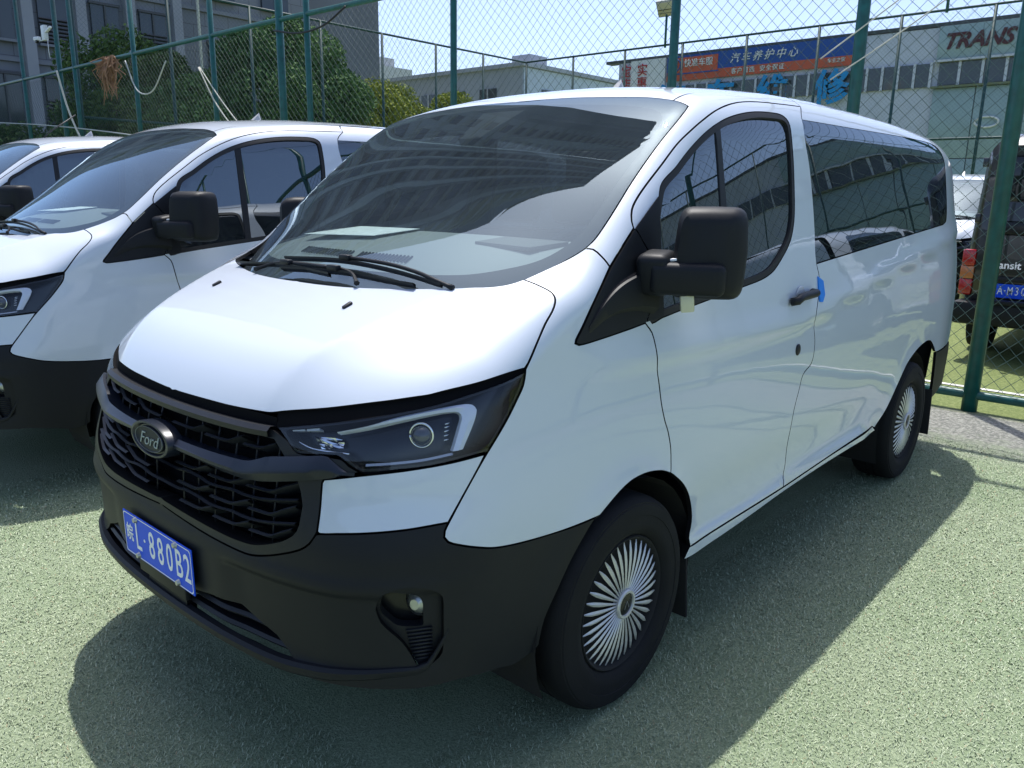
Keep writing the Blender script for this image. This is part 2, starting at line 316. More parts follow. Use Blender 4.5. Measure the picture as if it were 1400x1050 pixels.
# outlines of the body panels, measured in metres on that surface
L = {
 'hood_front': [(0.930,-0.345,1.026), (0.942,-0.149,1.029), (0.944,0.031,1.029), (0.939,0.181,1.032), (0.929,0.310,1.034), (0.910,0.439,1.039), (0.897,0.478,1.045), (0.833,0.612,1.069), (0.751,0.717,1.090), (0.675,0.786,1.104), (0.649,0.803,1.109), (0.554,0.853,1.127), (0.455,0.886,1.146), (0.419,0.894,1.149)],
 'hood_seam': [(0.417,0.895,1.149), (0.395,0.893,1.175), (0.358,0.887,1.219), (0.321,0.879,1.257), (0.285,0.873,1.287), (0.263,0.864,1.307), (0.250,0.851,1.322), (0.243,0.828,1.334), (0.240,0.794,1.343), (0.240,0.759,1.352), (0.243,0.730,1.358)],
 'cowl': [(0.243,0.730,1.358), (0.278,0.713,1.347), (0.310,0.689,1.340), (0.339,0.662,1.337), (0.391,0.583,1.331), (0.454,0.418,1.321), (0.493,0.260,1.314), (0.508,0.123,1.312), (0.510,-0.014,1.312), (0.489,-0.199,1.318), (0.442,-0.383,1.327)],
 'glass_edge': [(0.243,0.730,1.358), (0.186,0.749,1.379), (0.131,0.776,1.404), (0.098,0.795,1.422), (0.065,0.812,1.443), (0.033,0.820,1.467), (-0.014,0.821,1.507), (-0.072,0.818,1.557), (-0.156,0.811,1.629), (-0.248,0.804,1.701), (-0.342,0.799,1.771), (-0.437,0.795,1.836), (-0.493,0.789,1.872), (-0.528,0.780,1.891)],
 'glass_top': [(-0.528,0.780,1.891), (-0.534,0.752,1.904), (-0.544,0.712,1.916), (-0.550,0.649,1.926), (-0.552,0.583,1.934), (-0.544,0.468,1.941), (-0.542,0.269,1.951), (-0.534,0.057,1.951), (-0.517,-0.166,1.942)],
 'pillar_seam': [(0.065,0.812,1.443), (0.056,0.834,1.441), (0.055,0.863,1.424), (0.048,0.890,1.394)],
 'tri_front': [(0.048,0.890,1.394), (0.149,0.904,1.289), (0.196,0.907,1.234), (0.223,0.908,1.204), (0.226,0.909,1.195), (0.211,0.911,1.189), (0.146,0.916,1.193), (-0.013,0.927,1.210), (-0.094,0.931,1.220)],
 'door_front': [(-0.094,0.931,1.220), (-0.125,0.938,1.187), (-0.132,0.948,1.150), (-0.137,0.955,1.108), (-0.155,0.953,1.035), (-0.168,0.959,0.963), (-0.190,0.964,0.899), (-0.210,0.966,0.859), (-0.229,0.969,0.796), (-0.230,0.974,0.737), (-0.226,0.977,0.716)],
 'tri_seam': [(-0.079,0.882,1.501), (-0.109,0.895,1.462), (-0.137,0.903,1.425), (-0.153,0.909,1.398), (-0.153,0.915,1.361), (-0.135,0.925,1.289), (-0.094,0.931,1.220)],
 'tri_top': [(-0.079,0.882,1.501), (-0.149,0.879,1.552), (-0.223,0.875,1.605)],
 'pil_low': [(0.048,0.890,1.394), (-0.015,0.886,1.448), (-0.079,0.882,1.501)],
 'arch_f': [(-0.353,0.973,0.377), (-0.378,0.978,0.436), (-0.400,0.972,0.509), (-0.371,0.975,0.584), (-0.316,0.978,0.651), (-0.246,0.978,0.704), (-0.170,0.976,0.738), (-0.088,0.975,0.753), (-0.011,0.974,0.752), (0.041,0.974,0.740), (0.091,0.973,0.719), (0.159,0.971,0.683)],
 'arch_f_low': [(0.159,0.971,0.683), (0.179,0.970,0.679), (0.229,0.967,0.635), (0.276,0.962,0.581), (0.329,0.957,0.506), (0.373,0.949,0.432), (0.384,0.937,0.346)],
 'fender_bot': [(0.159,0.971,0.683), (0.310,0.954,0.680), (0.455,0.943,0.691), (0.569,0.936,0.709), (0.632,0.924,0.728), (0.678,0.908,0.745), (0.700,0.897,0.756), (0.708,0.891,0.769), (0.704,0.889,0.784), (0.691,0.890,0.803)],
 'fender_seam': [(0.691,0.890,0.803), (0.657,0.892,0.846), (0.597,0.899,0.923), (0.569,0.901,0.955)],
 'lamp_out': [(0.569,0.901,0.955), (0.530,0.903,0.995), (0.494,0.902,1.031), (0.456,0.900,1.074), (0.429,0.898,1.108), (0.419,0.896,1.138), (0.417,0.895,1.149)],
 'lamp_top': [(0.910,0.491,1.012), (0.860,0.606,1.035), (0.800,0.695,1.054), (0.728,0.768,1.072), (0.661,0.815,1.086), (0.592,0.849,1.103), (0.513,0.877,1.120), (0.459,0.889,1.133), (0.422,0.895,1.144)],
 'lamp_bot': [(0.568,0.901,0.957), (0.595,0.894,0.956), (0.669,0.866,0.947), (0.722,0.837,0.941), (0.780,0.795,0.937), (0.802,0.775,0.934), (0.831,0.742,0.931), (0.837,0.734,0.932), (0.851,0.708,0.946), (0.859,0.687,0.961), (0.864,0.676,0.966), (0.905,0.577,0.957), (0.908,0.564,0.958), (0.910,0.530,0.985)],
 'white': [(0.888,0.655,0.907), (0.834,0.741,0.925), (0.753,0.817,0.937), (0.663,0.869,0.946), (0.572,0.900,0.955), (0.597,0.899,0.923), (0.657,0.892,0.846), (0.692,0.889,0.803), (0.731,0.870,0.801), (0.777,0.842,0.797), (0.851,0.775,0.790), (0.897,0.710,0.783), (0.917,0.669,0.777), (0.918,0.661,0.781), (0.907,0.658,0.823), (0.891,0.651,0.898)],
 'door_top': [(-1.415,0.795,1.966), (-1.200,0.797,1.957), (-0.997,0.795,1.947), (-0.860,0.800,1.933), (-0.746,0.810,1.912), (-0.629,0.826,1.881), (-0.527,0.837,1.842), (-0.445,0.840,1.802), (-0.371,0.840,1.759), (-0.276,0.845,1.692), (-0.187,0.848,1.628), (-0.134,0.851,1.586), (-0.101,0.858,1.554), (-0.082,0.872,1.522), (-0.079,0.882,1.501)],
 'door_rear': [(-1.415,0.795,1.966), (-1.346,0.833,1.916), (-1.336,0.858,1.841), (-1.363,0.878,1.726), (-1.374,0.900,1.601), (-1.375,0.921,1.474), (-1.367,0.938,1.379), (-1.372,0.945,1.331), (-1.395,0.953,1.279), (-1.385,0.962,1.213), (-1.333,0.981,1.127), (-1.357,0.979,1.000), (-1.341,0.980,0.924), (-1.258,0.980,0.883), (-1.228,0.981,0.816), (-1.199,0.981,0.744), (-1.184,0.977,0.635), (-1.192,0.969,0.504), (-1.151,0.986,0.417)],
 'door_bot': [(-0.376,0.982,0.407), (-0.706,0.984,0.414), (-1.150,0.987,0.418), (-1.705,0.987,0.433), (-2.289,0.974,0.440)],
 'sill_bot': [(-0.357,0.972,0.362), (-0.717,0.983,0.375), (-1.158,0.985,0.397), (-1.715,0.986,0.407), (-2.358,0.969,0.404)],
 'win': [(-0.225,0.875,1.608), (-0.334,0.866,1.689), (-0.436,0.860,1.756), (-0.545,0.853,1.812), (-0.666,0.845,1.855), (-0.795,0.836,1.884), (-0.929,0.831,1.903), (-1.063,0.831,1.911), (-1.156,0.833,1.909), (-1.196,0.844,1.889), (-1.203,0.858,1.839), (-1.205,0.874,1.750), (-1.198,0.890,1.659), (-1.181,0.910,1.539), (-1.158,0.920,1.481), (-1.126,0.928,1.437), (-1.077,0.935,1.398), (-0.968,0.945,1.335), (-0.908,0.948,1.315), (-0.839,0.949,1.302), (-0.708,0.949,1.288), (-0.288,0.940,1.242), (-0.188,0.936,1.229), (-0.123,0.933,1.223)],
 'bar': [(-0.636,0.853,1.829), (-0.610,0.900,1.568), (-0.646,0.901,1.569), (-0.672,0.851,1.840)],
 'arch_r': [(-2.337,0.970,0.409), (-2.475,0.977,0.488), (-2.610,0.988,0.621), (-2.724,0.990,0.711), (-2.894,0.989,0.771), (-3.076,0.984,0.793), (-3.179,0.982,0.785), (-3.261,0.981,0.747), (-3.337,0.981,0.696)],
 'grille_out': [(0.921,0.659,0.774), (0.932,0.645,0.748), (0.943,0.620,0.728), (0.964,0.550,0.699), (0.976,0.494,0.682), (0.986,0.448,0.674), (0.996,0.368,0.674), (1.003,0.245,0.678), (1.006,0.101,0.686), (1.005,-0.066,0.693)],
 'grille_in': [(0.938,0.607,0.773), (0.951,0.578,0.748), (0.966,0.527,0.724), (0.979,0.463,0.703), (0.986,0.417,0.698), (0.995,0.328,0.697), (1.001,0.210,0.699), (1.004,0.100,0.703), (1.004,-0.065,0.712)],
 'bar_up': [(0.977,0.196,0.911), (0.968,0.308,0.912), (0.954,0.405,0.914), (0.948,0.435,0.918), (0.941,0.462,0.927), (0.932,0.493,0.938), (0.863,0.677,0.965), (0.833,0.740,0.929)],
 'bar_lo': [(0.987,0.084,0.881), (0.983,0.202,0.877), (0.974,0.315,0.870), (0.961,0.413,0.867), (0.949,0.470,0.872), (0.936,0.523,0.880), (0.890,0.651,0.903), (0.863,0.701,0.913), (0.834,0.741,0.925)],
 'gtop_up': [(0.883,-0.592,1.004), (0.935,-0.337,1.017), (0.949,-0.136,1.016), (0.951,0.161,1.009), (0.938,0.349,1.007), (0.915,0.481,1.006)],
 'fog_out': [(0.851,0.800,0.595), (0.850,0.803,0.609), (0.848,0.819,0.637), (0.842,0.825,0.641), (0.808,0.851,0.653), (0.765,0.879,0.644), (0.741,0.891,0.633), (0.723,0.896,0.614), (0.720,0.896,0.572), (0.719,0.890,0.458), (0.734,0.881,0.437), (0.759,0.869,0.423), (0.769,0.864,0.420)],
 'fog_hole': [(0.851,0.801,0.598), (0.846,0.821,0.640), (0.809,0.851,0.636), (0.781,0.866,0.625), (0.763,0.872,0.604), (0.760,0.872,0.550), (0.760,0.871,0.533), (0.773,0.862,0.529), (0.817,0.831,0.538), (0.836,0.814,0.560), (0.849,0.803,0.580)],
 'lip_up': [(0.973,-0.507,0.418), (1.003,-0.317,0.398), (1.011,-0.125,0.398), (1.012,0.111,0.396), (1.004,0.305,0.390), (0.976,0.532,0.386), (0.960,0.600,0.393), (0.938,0.652,0.417), (0.894,0.745,0.421), (0.819,0.827,0.424), (0.758,0.868,0.432), (0.722,0.889,0.462)],
 'bump_bot': [(0.978,-0.521,0.378), (1.006,-0.298,0.377), (1.014,-0.122,0.371), (1.013,0.095,0.379), (1.008,0.257,0.379), (0.993,0.426,0.380), (0.970,0.559,0.380), (0.939,0.670,0.380), (0.895,0.756,0.379), (0.835,0.821,0.373), (0.761,0.870,0.365), (0.666,0.907,0.360), (0.541,0.921,0.337), (0.472,0.924,0.321), (0.382,0.936,0.341)],
 'drl_out': [(0.747,0.759,1.060), (0.665,0.819,1.078), (0.599,0.857,1.084), (0.578,0.869,1.079), (0.574,0.876,1.067), (0.583,0.879,1.042), (0.626,0.879,0.974), (0.636,0.877,0.966), (0.707,0.842,0.960), (0.778,0.793,0.951)],
 'drl_in': [(0.751,0.764,1.051), (0.669,0.824,1.067), (0.626,0.851,1.068), (0.615,0.860,1.061), (0.617,0.865,1.046), (0.644,0.869,0.988), (0.654,0.867,0.976)],
 'intake': [(1.011,0.138,0.440), (1.007,0.267,0.501), (0.987,0.385,0.502), (0.980,0.416,0.479), (0.966,0.503,0.463), (0.958,0.559,0.427), (0.961,0.594,0.399), (0.976,0.532,0.386), (1.004,0.305,0.390), (1.012,0.122,0.388)],
}
# ------------------------------------------------------------------ panel builder
def cr(pts, step=.02, closed=False):
    """smooth densified polyline through the points (centripetal-ish Catmull-Rom)"""
    P = np.array(pts, float); n = len(P)
    if n < 3: 
        m = max(2, int(np.linalg.norm(P[-1]-P[0])/step)+1)
        return P[0]+(P[-1]-P[0])*np.linspace(0, 1, m)[:, None]
    out = []
    for i in range(n if closed else n-1):
        if closed: a, b, c_, d = P[i-1], P[i], P[(i+1) % n], P[(i+2) % n]
        else: b, c_ = P[i], P[i+1]; a = P[i-1] if i else 2*b-c_; d = P[i+2] if i+2 < n else 2*c_-b
        l1, l0, l2 = np.linalg.norm(c_-b), np.linalg.norm(b-a), np.linalg.norm(d-c_)
        m1 = (c_-a)/max(l0+l1, 1e-6)*l1; m2 = (d-b)/max(l1+l2, 1e-6)*l1
        k = max(1, int(math.ceil(l1/step)))
        t = np.linspace(0, 1, k, endpoint=False)[:, None]
        out.append((2*t**3-3*t**2+1)*b+(t**3-2*t**2+t)*m1+(-2*t**3+3*t**2)*c_+(t**3-t**2)*m2)
    if not closed: out.append(P[-1:])
    return np.concatenate(out)
def chain(*curves, step=.02):
    """joins curves end to end (corners kept)"""
    out = []
    for c_ in curves:
        q = cr(c_, step) if not isinstance(c_, np.ndarray) else c_
        if out and np.linalg.norm(out[-1]-q[0]) < .012: q = q[1:]
        out.extend(q)
    if np.linalg.norm(out[0]-out[-1]) < .012: out.pop()
    return np.array(out)
def inpoly(pts, poly):
    x, y = pts[:, 0], pts[:, 1]; r = np.zeros(len(pts), bool); j = len(poly)-1
    for i in range(len(poly)):
        xi, yi = poly[i]; xj, yj = poly[j]
        if yi != yj:
            r ^= ((yi > y) != (yj > y)) & (x < (xj-xi)*(y-yi)/(yj-yi)+xi)
        j = i
    return r
def inset(poly, d):
    n = len(poly); a = np.roll(poly, 1, 0); b = np.roll(poly, -1, 0)
    area = .5*np.sum(poly[:, 0]*b[:, 1]-b[:, 0]*poly[:, 1]); s = 1 if area > 0 else -1
    e1 = poly-a; e2 = b-poly
    n1 = np.stack([-e1[:, 1], e1[:, 0]], 1)/np.maximum(np.linalg.norm(e1, axis=1), 1e-9)[:, None]
    n2 = np.stack([-e2[:, 1], e2[:, 0]], 1)/np.maximum(np.linalg.norm(e2, axis=1), 1e-9)[:, None]
    m = n1+n2; m /= np.maximum((m*m).sum(1), .6)[:, None]/2
    return poly+s*d*m
def basis(n):
    n = np.array(n, float); n /= np.linalg.norm(n)
    a = np.cross([0, 0, 1.], n) if abs(n[2]) < .95 else np.array([0, 1., 0])
    a = a-n*np.dot(a, n); a /= np.linalg.norm(a)
    return n, a, np.cross(n, a)
def panel(name, outline, n, mats, parent, holes=(), off=0.0, gap=.0027, flange=.016, grid=.03, hood=True, sym=False, rng_=.55):
    """sheet cut from the body surface along direction n; edges turned inward; sym=True adds the mirrored half"""
    n, e1, e2 = basis(n)
    polys = []
    for k, o in enumerate([outline]+list(holes)):
        o = np.array(o, float); q = np.stack([o@e1, o@e2], 1)
        polys.append((q, (o@n).mean()))
    def ins(q, o, g):
        r = inset(q, g)
        if sym:                                 # keep the centre-line vertices on the centre line
            c_ = np.abs(o[:, 1]) < 1e-4; r[c_] = q[c_]
        return r
    P2 = [ins(polys[0][0], np.array(outline), gap)]+[inset(q, -gap) for q, _ in polys[1:]]
    lo, hi = P2[0].min(0), P2[0].max(0)
    gx, gy = np.meshgrid(np.arange(lo[0], hi[0], grid), np.arange(lo[1], hi[1], grid*.87))
    gx = gx+(np.arange(gx.shape[0]) % 2)[:, None]*grid*.5
    G = np.stack([gx.ravel(), gy.ravel()], 1)
    keep = inpoly(G, P2[0])
    for h in P2[1:]: keep &= ~inpoly(G, h)
    bd = np.concatenate(P2); G = G[keep]
    if len(G):
        dm = np.min(np.linalg.norm(G[:, None, :]-bd[None], axis=2), axis=1) if len(G)*len(bd) < 6e6 else np.full(len(G), 1.)
        G = G[dm > grid*.45]
    pts = np.concatenate([bd, G]); edges = []; s = 0
    for p in P2:
        m = len(p); edges += [(s+i, s+(i+1) % m) for i in range(m)]; s += m
    v2, ed, fc, ov, *_ = delaunay_2d_cdt([Vector(p) for p in pts], edges, [], 0, 1e-6)
    v2 = np.array([tuple(v) for v in v2]); fc = np.array([f for f in fc if len(f) == 3])
    cen = v2[fc].mean(1); ok = inpoly(cen, P2[0])
    for h in P2[1:]: ok &= ~inpoly(cen, h)
    fc = fc[ok]
    hm = polys[0][1]
    O = v2[:, :1]*e1+v2[:, 1:]*e2+n*(hm+rng_); D = np.broadcast_to(-n, O.shape)
    t = cast(O, D, 0, 2*rng_, 90, off, hood)
    bad = np.isnan(t)
    if bad.any():                               # slipped over an edge: take the nearest good depth
        g = np.where(~bad)[0]
        for i in np.where(bad)[0]: t[i] = t[g[np.argmin(((v2[g]-v2[i])**2).sum(1))]]
    P3 = O+D*t[:, None]
    if sym:                                     # centre-line vertices land exactly on the centre plane
        oc = np.array(outline, float); ci = np.where(np.abs(oc[:, 1]) < 1e-4)[0]
        if len(ci):
            n0 = np.array([n[0], 0, n[2]]); n0 /= np.linalg.norm(n0); st = oc[ci]+n0*.3; st[:, 1] = 0
            tt = cast(st, np.broadcast_to(-n0, st.shape), 0, .7, 90, off, hood)
            for k_, i in enumerate(ci):
                if not np.isnan(tt[k_]):
                    q2 = P2[0][i]; P3[np.argmin(((v2-q2)**2).sum(1))] = st[k_]-n0*tt[k_]
    N = grad(P3, hood=hood)
    # orient
    a, b, c_ = P3[fc[:, 0]], P3[fc[:, 1]], P3[fc[:, 2]]
    fl = (np.cross(b-a, c_-a)*N[fc[:, 0]]).sum(1) < 0
    fc[fl] = fc[fl][:, ::-1]
    V = [P3]; NN = [N]; faces = [tuple(f) for f in fc]; fm = [0]*len(fc)
    # boundary edges -> flange
    if flange:
        cnt = {}
        for f in faces:
            for i in range(3):
                e = (f[i], f[(i+1) % 3]); cnt[e] = cnt.get(e, 0)+1
        bnd = [e for e in cnt if (e[1], e[0]) not in cnt]
        if sym: bnd = [e for e in bnd if not (abs(P3[e[0], 1]) < 2e-3 and abs(P3[e[1], 1]) < 2e-3)]
        base = len(P3); A = []; B = []; NF = []
        for i, (u, w) in enumerate(bnd):
            d = P3[w]-P3[u]; nf = np.cross(d, N[u]); nf /= max(np.linalg.norm(nf), 1e-9)
            k = base+4*i
            A += [P3[u], P3[w], P3[w]-N[w]*flange, P3[u]-N[u]*flange]; NF += [nf]*4
            faces.append((k+1, k, k+3, k+2)); fm.append(1)
        if A: V.append(np.array(A)); NN.append(np.array(NF))
    V = np.concatenate(V); NN = np.concatenate(NN)
    if sym:
        m = len(V); V = np.concatenate([V, V*[1, -1, 1]]); NN = np.concatenate([NN, NN*[1, -1, 1]])
        faces += [tuple(i+m for i in f[::-1]) for f in faces]; fm += fm
    return sheet(name, V, faces, NN, mats, parent, fm)
def sheet(name, V, faces, NN, mats, parent, fm=None):
    o = mesh_obj(name, V, faces, mats if isinstance(mats, (list, tuple)) else [mats, GAPB], parent, smooth=True, fmat=fm)
    o.data.normals_split_custom_set_from_vertices([tuple(v) for v in NN])
    o['_n'] = 1
    return o
def mirror_obj(o, parent):
    """the same part on the other side of the vehicle"""
    if o.data is None: return mirror_tree(o, parent)
    me = o.data; nv = len(me.vertices); co = np.empty(nv*3); me.vertices.foreach_get('co', co); co = co.reshape(-1, 3)*[1, -1, 1]
    faces = [tuple(p.vertices)[::-1] for p in me.polygons]; fm = [p.material_index for p in me.polygons]
    c_ = mesh_obj(o.name.split('.')[0], co, faces, list(me.materials), parent, smooth=me.polygons[0].use_smooth, fmat=fm)
    if o.get('_n'):
        vn = np.zeros((nv, 3))
        for l, nn in zip(me.loops, me.corner_normals): vn[l.vertex_index] = nn.vector
        c_.data.normals_split_custom_set_from_vertices([tuple(v) for v in vn*[1, -1, 1]])
    else:
        try: c_.data.set_sharp_from_angle(angle=math.radians(38))
        except Exception: pass
    c_.location = Vector(o.location)*1; c_.location.y *= -1
    e = o.rotation_euler; c_.rotation_euler = (-e.x, e.y, -e.z)
    for ch in list(o.children): mirror_obj(ch, c_)
    return c_
def on_body(pts, n, off=0.0, hood=True):
    """drop points on the body along n"""
    n = np.array(n, float); n /= np.linalg.norm(n); P = np.array(pts, float)
    t = cast(P+n*.4, np.broadcast_to(-n, P.shape), 0, .8, 90, 0.0, hood)
    Q = P+n*.4-n*np.where(np.isnan(t), .4, t)[:, None]
    return Q+grad(Q, hood=hood)*off
def strip(name, rows, m, parent, smooth=True, cap=False):
    """quad loft through rows of equal length"""
    k = len(rows[0]); V = np.concatenate([np.array(r) for r in rows]); Fc = []
    for j in range(len(rows)-1):
        for i in range(k-1): Fc.append((j*k+i, j*k+i+1, (j+1)*k+i+1, (j+1)*k+i))
    if cap:
        Fc.append(tuple(j*k for j in range(len(rows)))); Fc.append(tuple(j*k+k-1 for j in range(len(rows)))[::-1])
    o = mesh_obj(name, V, Fc, m, parent, smooth=smooth)
    bm = bmesh.new(); bm.from_mesh(o.data); bmesh.ops.recalc_face_normals(bm, faces=bm.faces); bm.to_mesh(o.data); bm.free()
    if smooth: o.data.set_sharp_from_angle(angle=math.radians(35))
    return o
def resamp(pts, k):
    P = np.array(pts, float); d = np.r_[0, np.cumsum(np.linalg.norm(np.diff(P, axis=0), axis=1))]
    t = np.linspace(0, d[-1], k)
    return np.stack([np.interp(t, d, P[:, i]) for i in range(3)], 1)
# ------------------------------------------------------------------ the van
EMBL = mat('hub_emblem_dull', (.16, .165, .17), .5, .3)
SLATM = mat('grille_slat_plastic', (.026, .029, .036), .42, spec=.4)
def make_wheel(parent, x, y, side, front=True):
    w = empty('wheel'); w.parent = parent; w.location = (x, y, .335)
    R_ = .335
    prof = [(.222, -.085), (.232, -.100), (.262, -.110), (.300, -.110), (.318, -.104), (.328, -.09), (.333, -.07), (.3345, -.045), (.3345, -.024), (.328, -.023), (.328, -.019),
            (.335, -.018), (.335, .016), (.328, .017), (.328, .021), (.3345, .022), (.3345, .045), (.333, .07), (.328, .09), (.318, .104), (.314, .104), (.312, .1075), (.300, .1105), (.285, .1105), (.284, .1085), (.262, .1095), (.246, .1075), (.240, .103), (.230, .098), (.222, .085)]
    prof = [(r if r < .25 else .25+(r-.25)*1.20, h*side) for r, h in prof]
    t = lathe('tyre', prof, RUBBER, w, 72)
    rim = lathe('rim', [(.221, .080*side), (.2215, .090*side), (.218, .0955*side), (.212, .092*side), (.205, .078*side), (.198, .060*side), (.12, .050*side), (.03, .046*side), (.0, .046*side)],
                [LINER], w, 64)
    # leaf spokes
    sp = None
    N_ = 36
    for k in range(N_):
        if sp is None:
            V = []; 
            prof_ = [(.046, .0022, .100), (.075, .0036, .102), (.11, .0054, .102), (.145, .0072, .100), (.172, .0070, .096), (.190, .0045, .091), (.206, .0008, .086)]
            for r, hw, h in prof_:
                V += [(r, (h-.0035)*side, -hw), (r, h*side, 0), (r, (h-.0035)*side, hw)]
            Fc = []
            for i in range(len(prof_)-1):
                Fc += [(3*i, 3*i+1, 3*i+4, 3*i+3), (3*i+1, 3*i+2, 3*i+5, 3*i+4)]
            sp = mesh_obj('spoke', V, Fc, SILVER, w); q = sp
            bm = bmesh.new(); bm.from_mesh(sp.data); bmesh.ops.recalc_face_normals(bm, faces=bm.faces); bm.to_mesh(sp.data); bm.free()
        else:
            q = sp.copy(); link(q, w)
        q.rotation_euler = (0, 2*math.pi*k/N_, 0)
    hub = lathe('hub_ring', [(.049, .086*side), (.049, .104*side), (.045, .1085*side), (.038, .108*side), (.036, .102*side)], SILVER, w, 40)
    cap = lathe('hub_cap', [(.0375, .096*side), (.0372, .103*side), (.03, .1055*side), (.0, .1065*side)], GLOSSB, w, 32)
    mm = frame((0, .1072*side, 0), (-side, 0, 0), (0, 0, 1))
    text_obj('cap_emblem', '\u2227', .045, EMBL, w, mm, .0006)
    lathe('brake_disc', [(.06, .02*side), (.15, .02*side), (.15, 0), (.06, 0)], BOLT, w, 32)
    return w

def make_van():
    van = empty('van')
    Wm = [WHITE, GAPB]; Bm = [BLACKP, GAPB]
    left = []                                   # parts to be mirrored on the other side
    def lp(*a, **k):
        o = panel(*a, **k); left.append(o); return o
    y0 = lambda p: (p[0], 0.0, p[2])
    # bonnet
    h0 = min(L['hood_front'], key=lambda p: abs(p[1]))
    hf = [(h0[0], 0, h0[2]), (h0[0], .05, h0[2])]+[p for p in L['hood_front'] if p[1] > .12]
    cw = [p for p in L['cowl'] if p[1] > .1]+[(.511, 0, 1.312)]
    mid = [(x, 0, float(zh(x))) for x in np.linspace(.511, h0[0], 24)][1:-1]
    hood_o = panel('hood', chain(hf, L['hood_seam'], cw, mid), (.35, .30, .88), Wm, van, sym=True, grid=.025, flange=.012)
    # roof
    ditch = [(-.544, .712, 1.916), (-.62, .708, 1.94), (-.80, .70, 1.98), (-1.2, .695, 2.0), (-2.0, .69, 2.0), (-3.0, .69, 2.0), (-3.72, .68, 1.96)]
    gt = [(-.535, 0, 1.951)]+[p for p in L['glass_top'] if p[1] > .2][::-1][:-2]
    mid = [(x, 0, float(zrc(x))) for x in np.linspace(-3.80, -.535, 60)][1:-1]
    panel('roof', chain(gt, ditch, [(-3.72, .68, 1.96), (-3.80, .3, 1.99), (-3.80, 0, 1.99)], mid), (0, .05, 1), Wm, van, sym=True, grid=.05)
    # windscreen with its black ceramic band
    ge = L['glass_edge']
    bot = [(.60, 0, 1.24), (.585, .2, 1.24), (.53, .38, 1.25), (.43, .54, 1.28), (.31, .67, 1.32), (.234, .722, 1.356)]
    top = [p for p in L['glass_top'] if p[1] > .2]+[(-.535, 0, 1.951)]
    half = chain(bot, ge, top)
    full = np.concatenate([half, (half*[1, -1, 1])[::-1][1:-1]]) if abs(half[0][1]) < 1e-6 else half
    ng = (.52, 0, .85)
    ws = panel('windshield', full, ng, [WGLASS, SEAL], van, gap=.0015, flange=.004, grid=.04, hood=False)
    ib = [(.40, 0, 1.36), (.37, .3, 1.37), (.30, .52, 1.38), (.20, .66, 1.40), (.13, .725, 1.43), (.03, .765, 1.49), (-.155, .765, 1.64), (-.34, .755, 1.77), (-.44, .735, 1.85), (-.475, .66, 1.89), (-.49, .4, 1.91), (-.49, 0, 1.92)]
    ib = cr(ib, .03); inner = np.concatenate([ib, (ib*[1, -1, 1])[::-1][1:-1]])
    panel('windshield_band', full, ng, [FRIT, FRIT], van, holes=[inner], off=-.004, gap=.003, flange=0, grid=.05, hood=False)
    cen = [(-.47, -.11, 1.9), (-.47, .11, 1.9), (-.30, .06, 1.82), (-.27, .06, 1.8), (-.27, -.06, 1.8), (-.30, -.06, 1.82)]
    panel('sensor_pod', chain(*[[cen[i], cen[(i+1) % 6]] for i in range(6)]), ng, [FRIT, FRIT], van, off=-.006, gap=0, flange=.04, grid=.04, hood=False)
    # fender
    arc = L['arch_f'][6:]
    lp('fender', chain(L['hood_seam'], ge[:5], L['pillar_seam'], L['tri_front'], L['door_front'], [L['door_front'][-1]]+arc, L['fender_bot'], L['fender_seam'], L['lamp_out']),
       (.30, .85, .35), Wm, van, grid=.022)
    # A-pillar and cant rail
    jn = [(-1.45, .695, 2.0), (-1.42, .76, 1.99), L['door_top'][0]]
    lp('pillar', chain(ge[4:], L['glass_top'][:3], [p for p in ditch if p[0] > -1.3]+[(-1.45, .695, 2.0)], jn, L['door_top'], L['pil_low'][::-1], L['pillar_seam'][::-1]),
       (.12, .75, .65), Wm, van, grid=.022)
    # door
    ar = L['arch_f'][1:6][::-1]
    dr = L['door_rear']
    door = lp('front_door', chain(L['tri_seam'], L['door_front'], [L['door_front'][-1]]+ar+[(-.384, .978, .404)], L['door_bot'][:3], dr[::-1], L['door_top']), (0, 1, .12), Wm, van,
              holes=[cr(L['win'], .02, True)], grid=.03)
    wo = cr(L['win'], .02, True); n_, e1, e2 = basis((0, 1, .12))
    def ins3(o, d):
        q = inset(np.stack([o@e1, o@e2], 1), d); return q[:, :1]*e1+q[:, 1:]*e2+n_*(o@n_)[:, None]
    panel('window_seal', wo, (0, 1, .12), [SEAL, SEAL], door, holes=[ins3(wo, .022)], off=-.001, gap=.001, flange=.02, grid=.03)
    panel('window_glass', ins3(wo, .016), (0, 1, .12), [SGLASS, SEAL], door, off=-.009, gap=0, flange=0, grid=.05)
    panel('window_divider', np.array([(-.600, .9, 1.84), (-.585, .9, 1.285), (-.622, .9, 1.285), (-.642, .9, 1.855)]), (0, 1, .12), [SATINB, SATINB], door, off=-.004, gap=0, flange=.008, grid=.03)
    # black corner trims
    lp('corner_trim', chain(L['tri_front'], L['tri_seam'][::-1], L['pil_low'][::-1]), (0, 1, .1), [BLACKP, GAPB], van, off=.004, flange=.02, grid=.02)
    panel('mirror_sail', chain(L['tri_seam'], [(-.095, .931, 1.22), (-.19, .936, 1.229)], [(-.19, .936, 1.229), (-.20, .92, 1.40), (-.217, .88, 1.60)], L['tri_top'][::-1]), (0, 1, .1), [BLACKP, GAPB], door, off=.004, flange=.02, grid=.02)
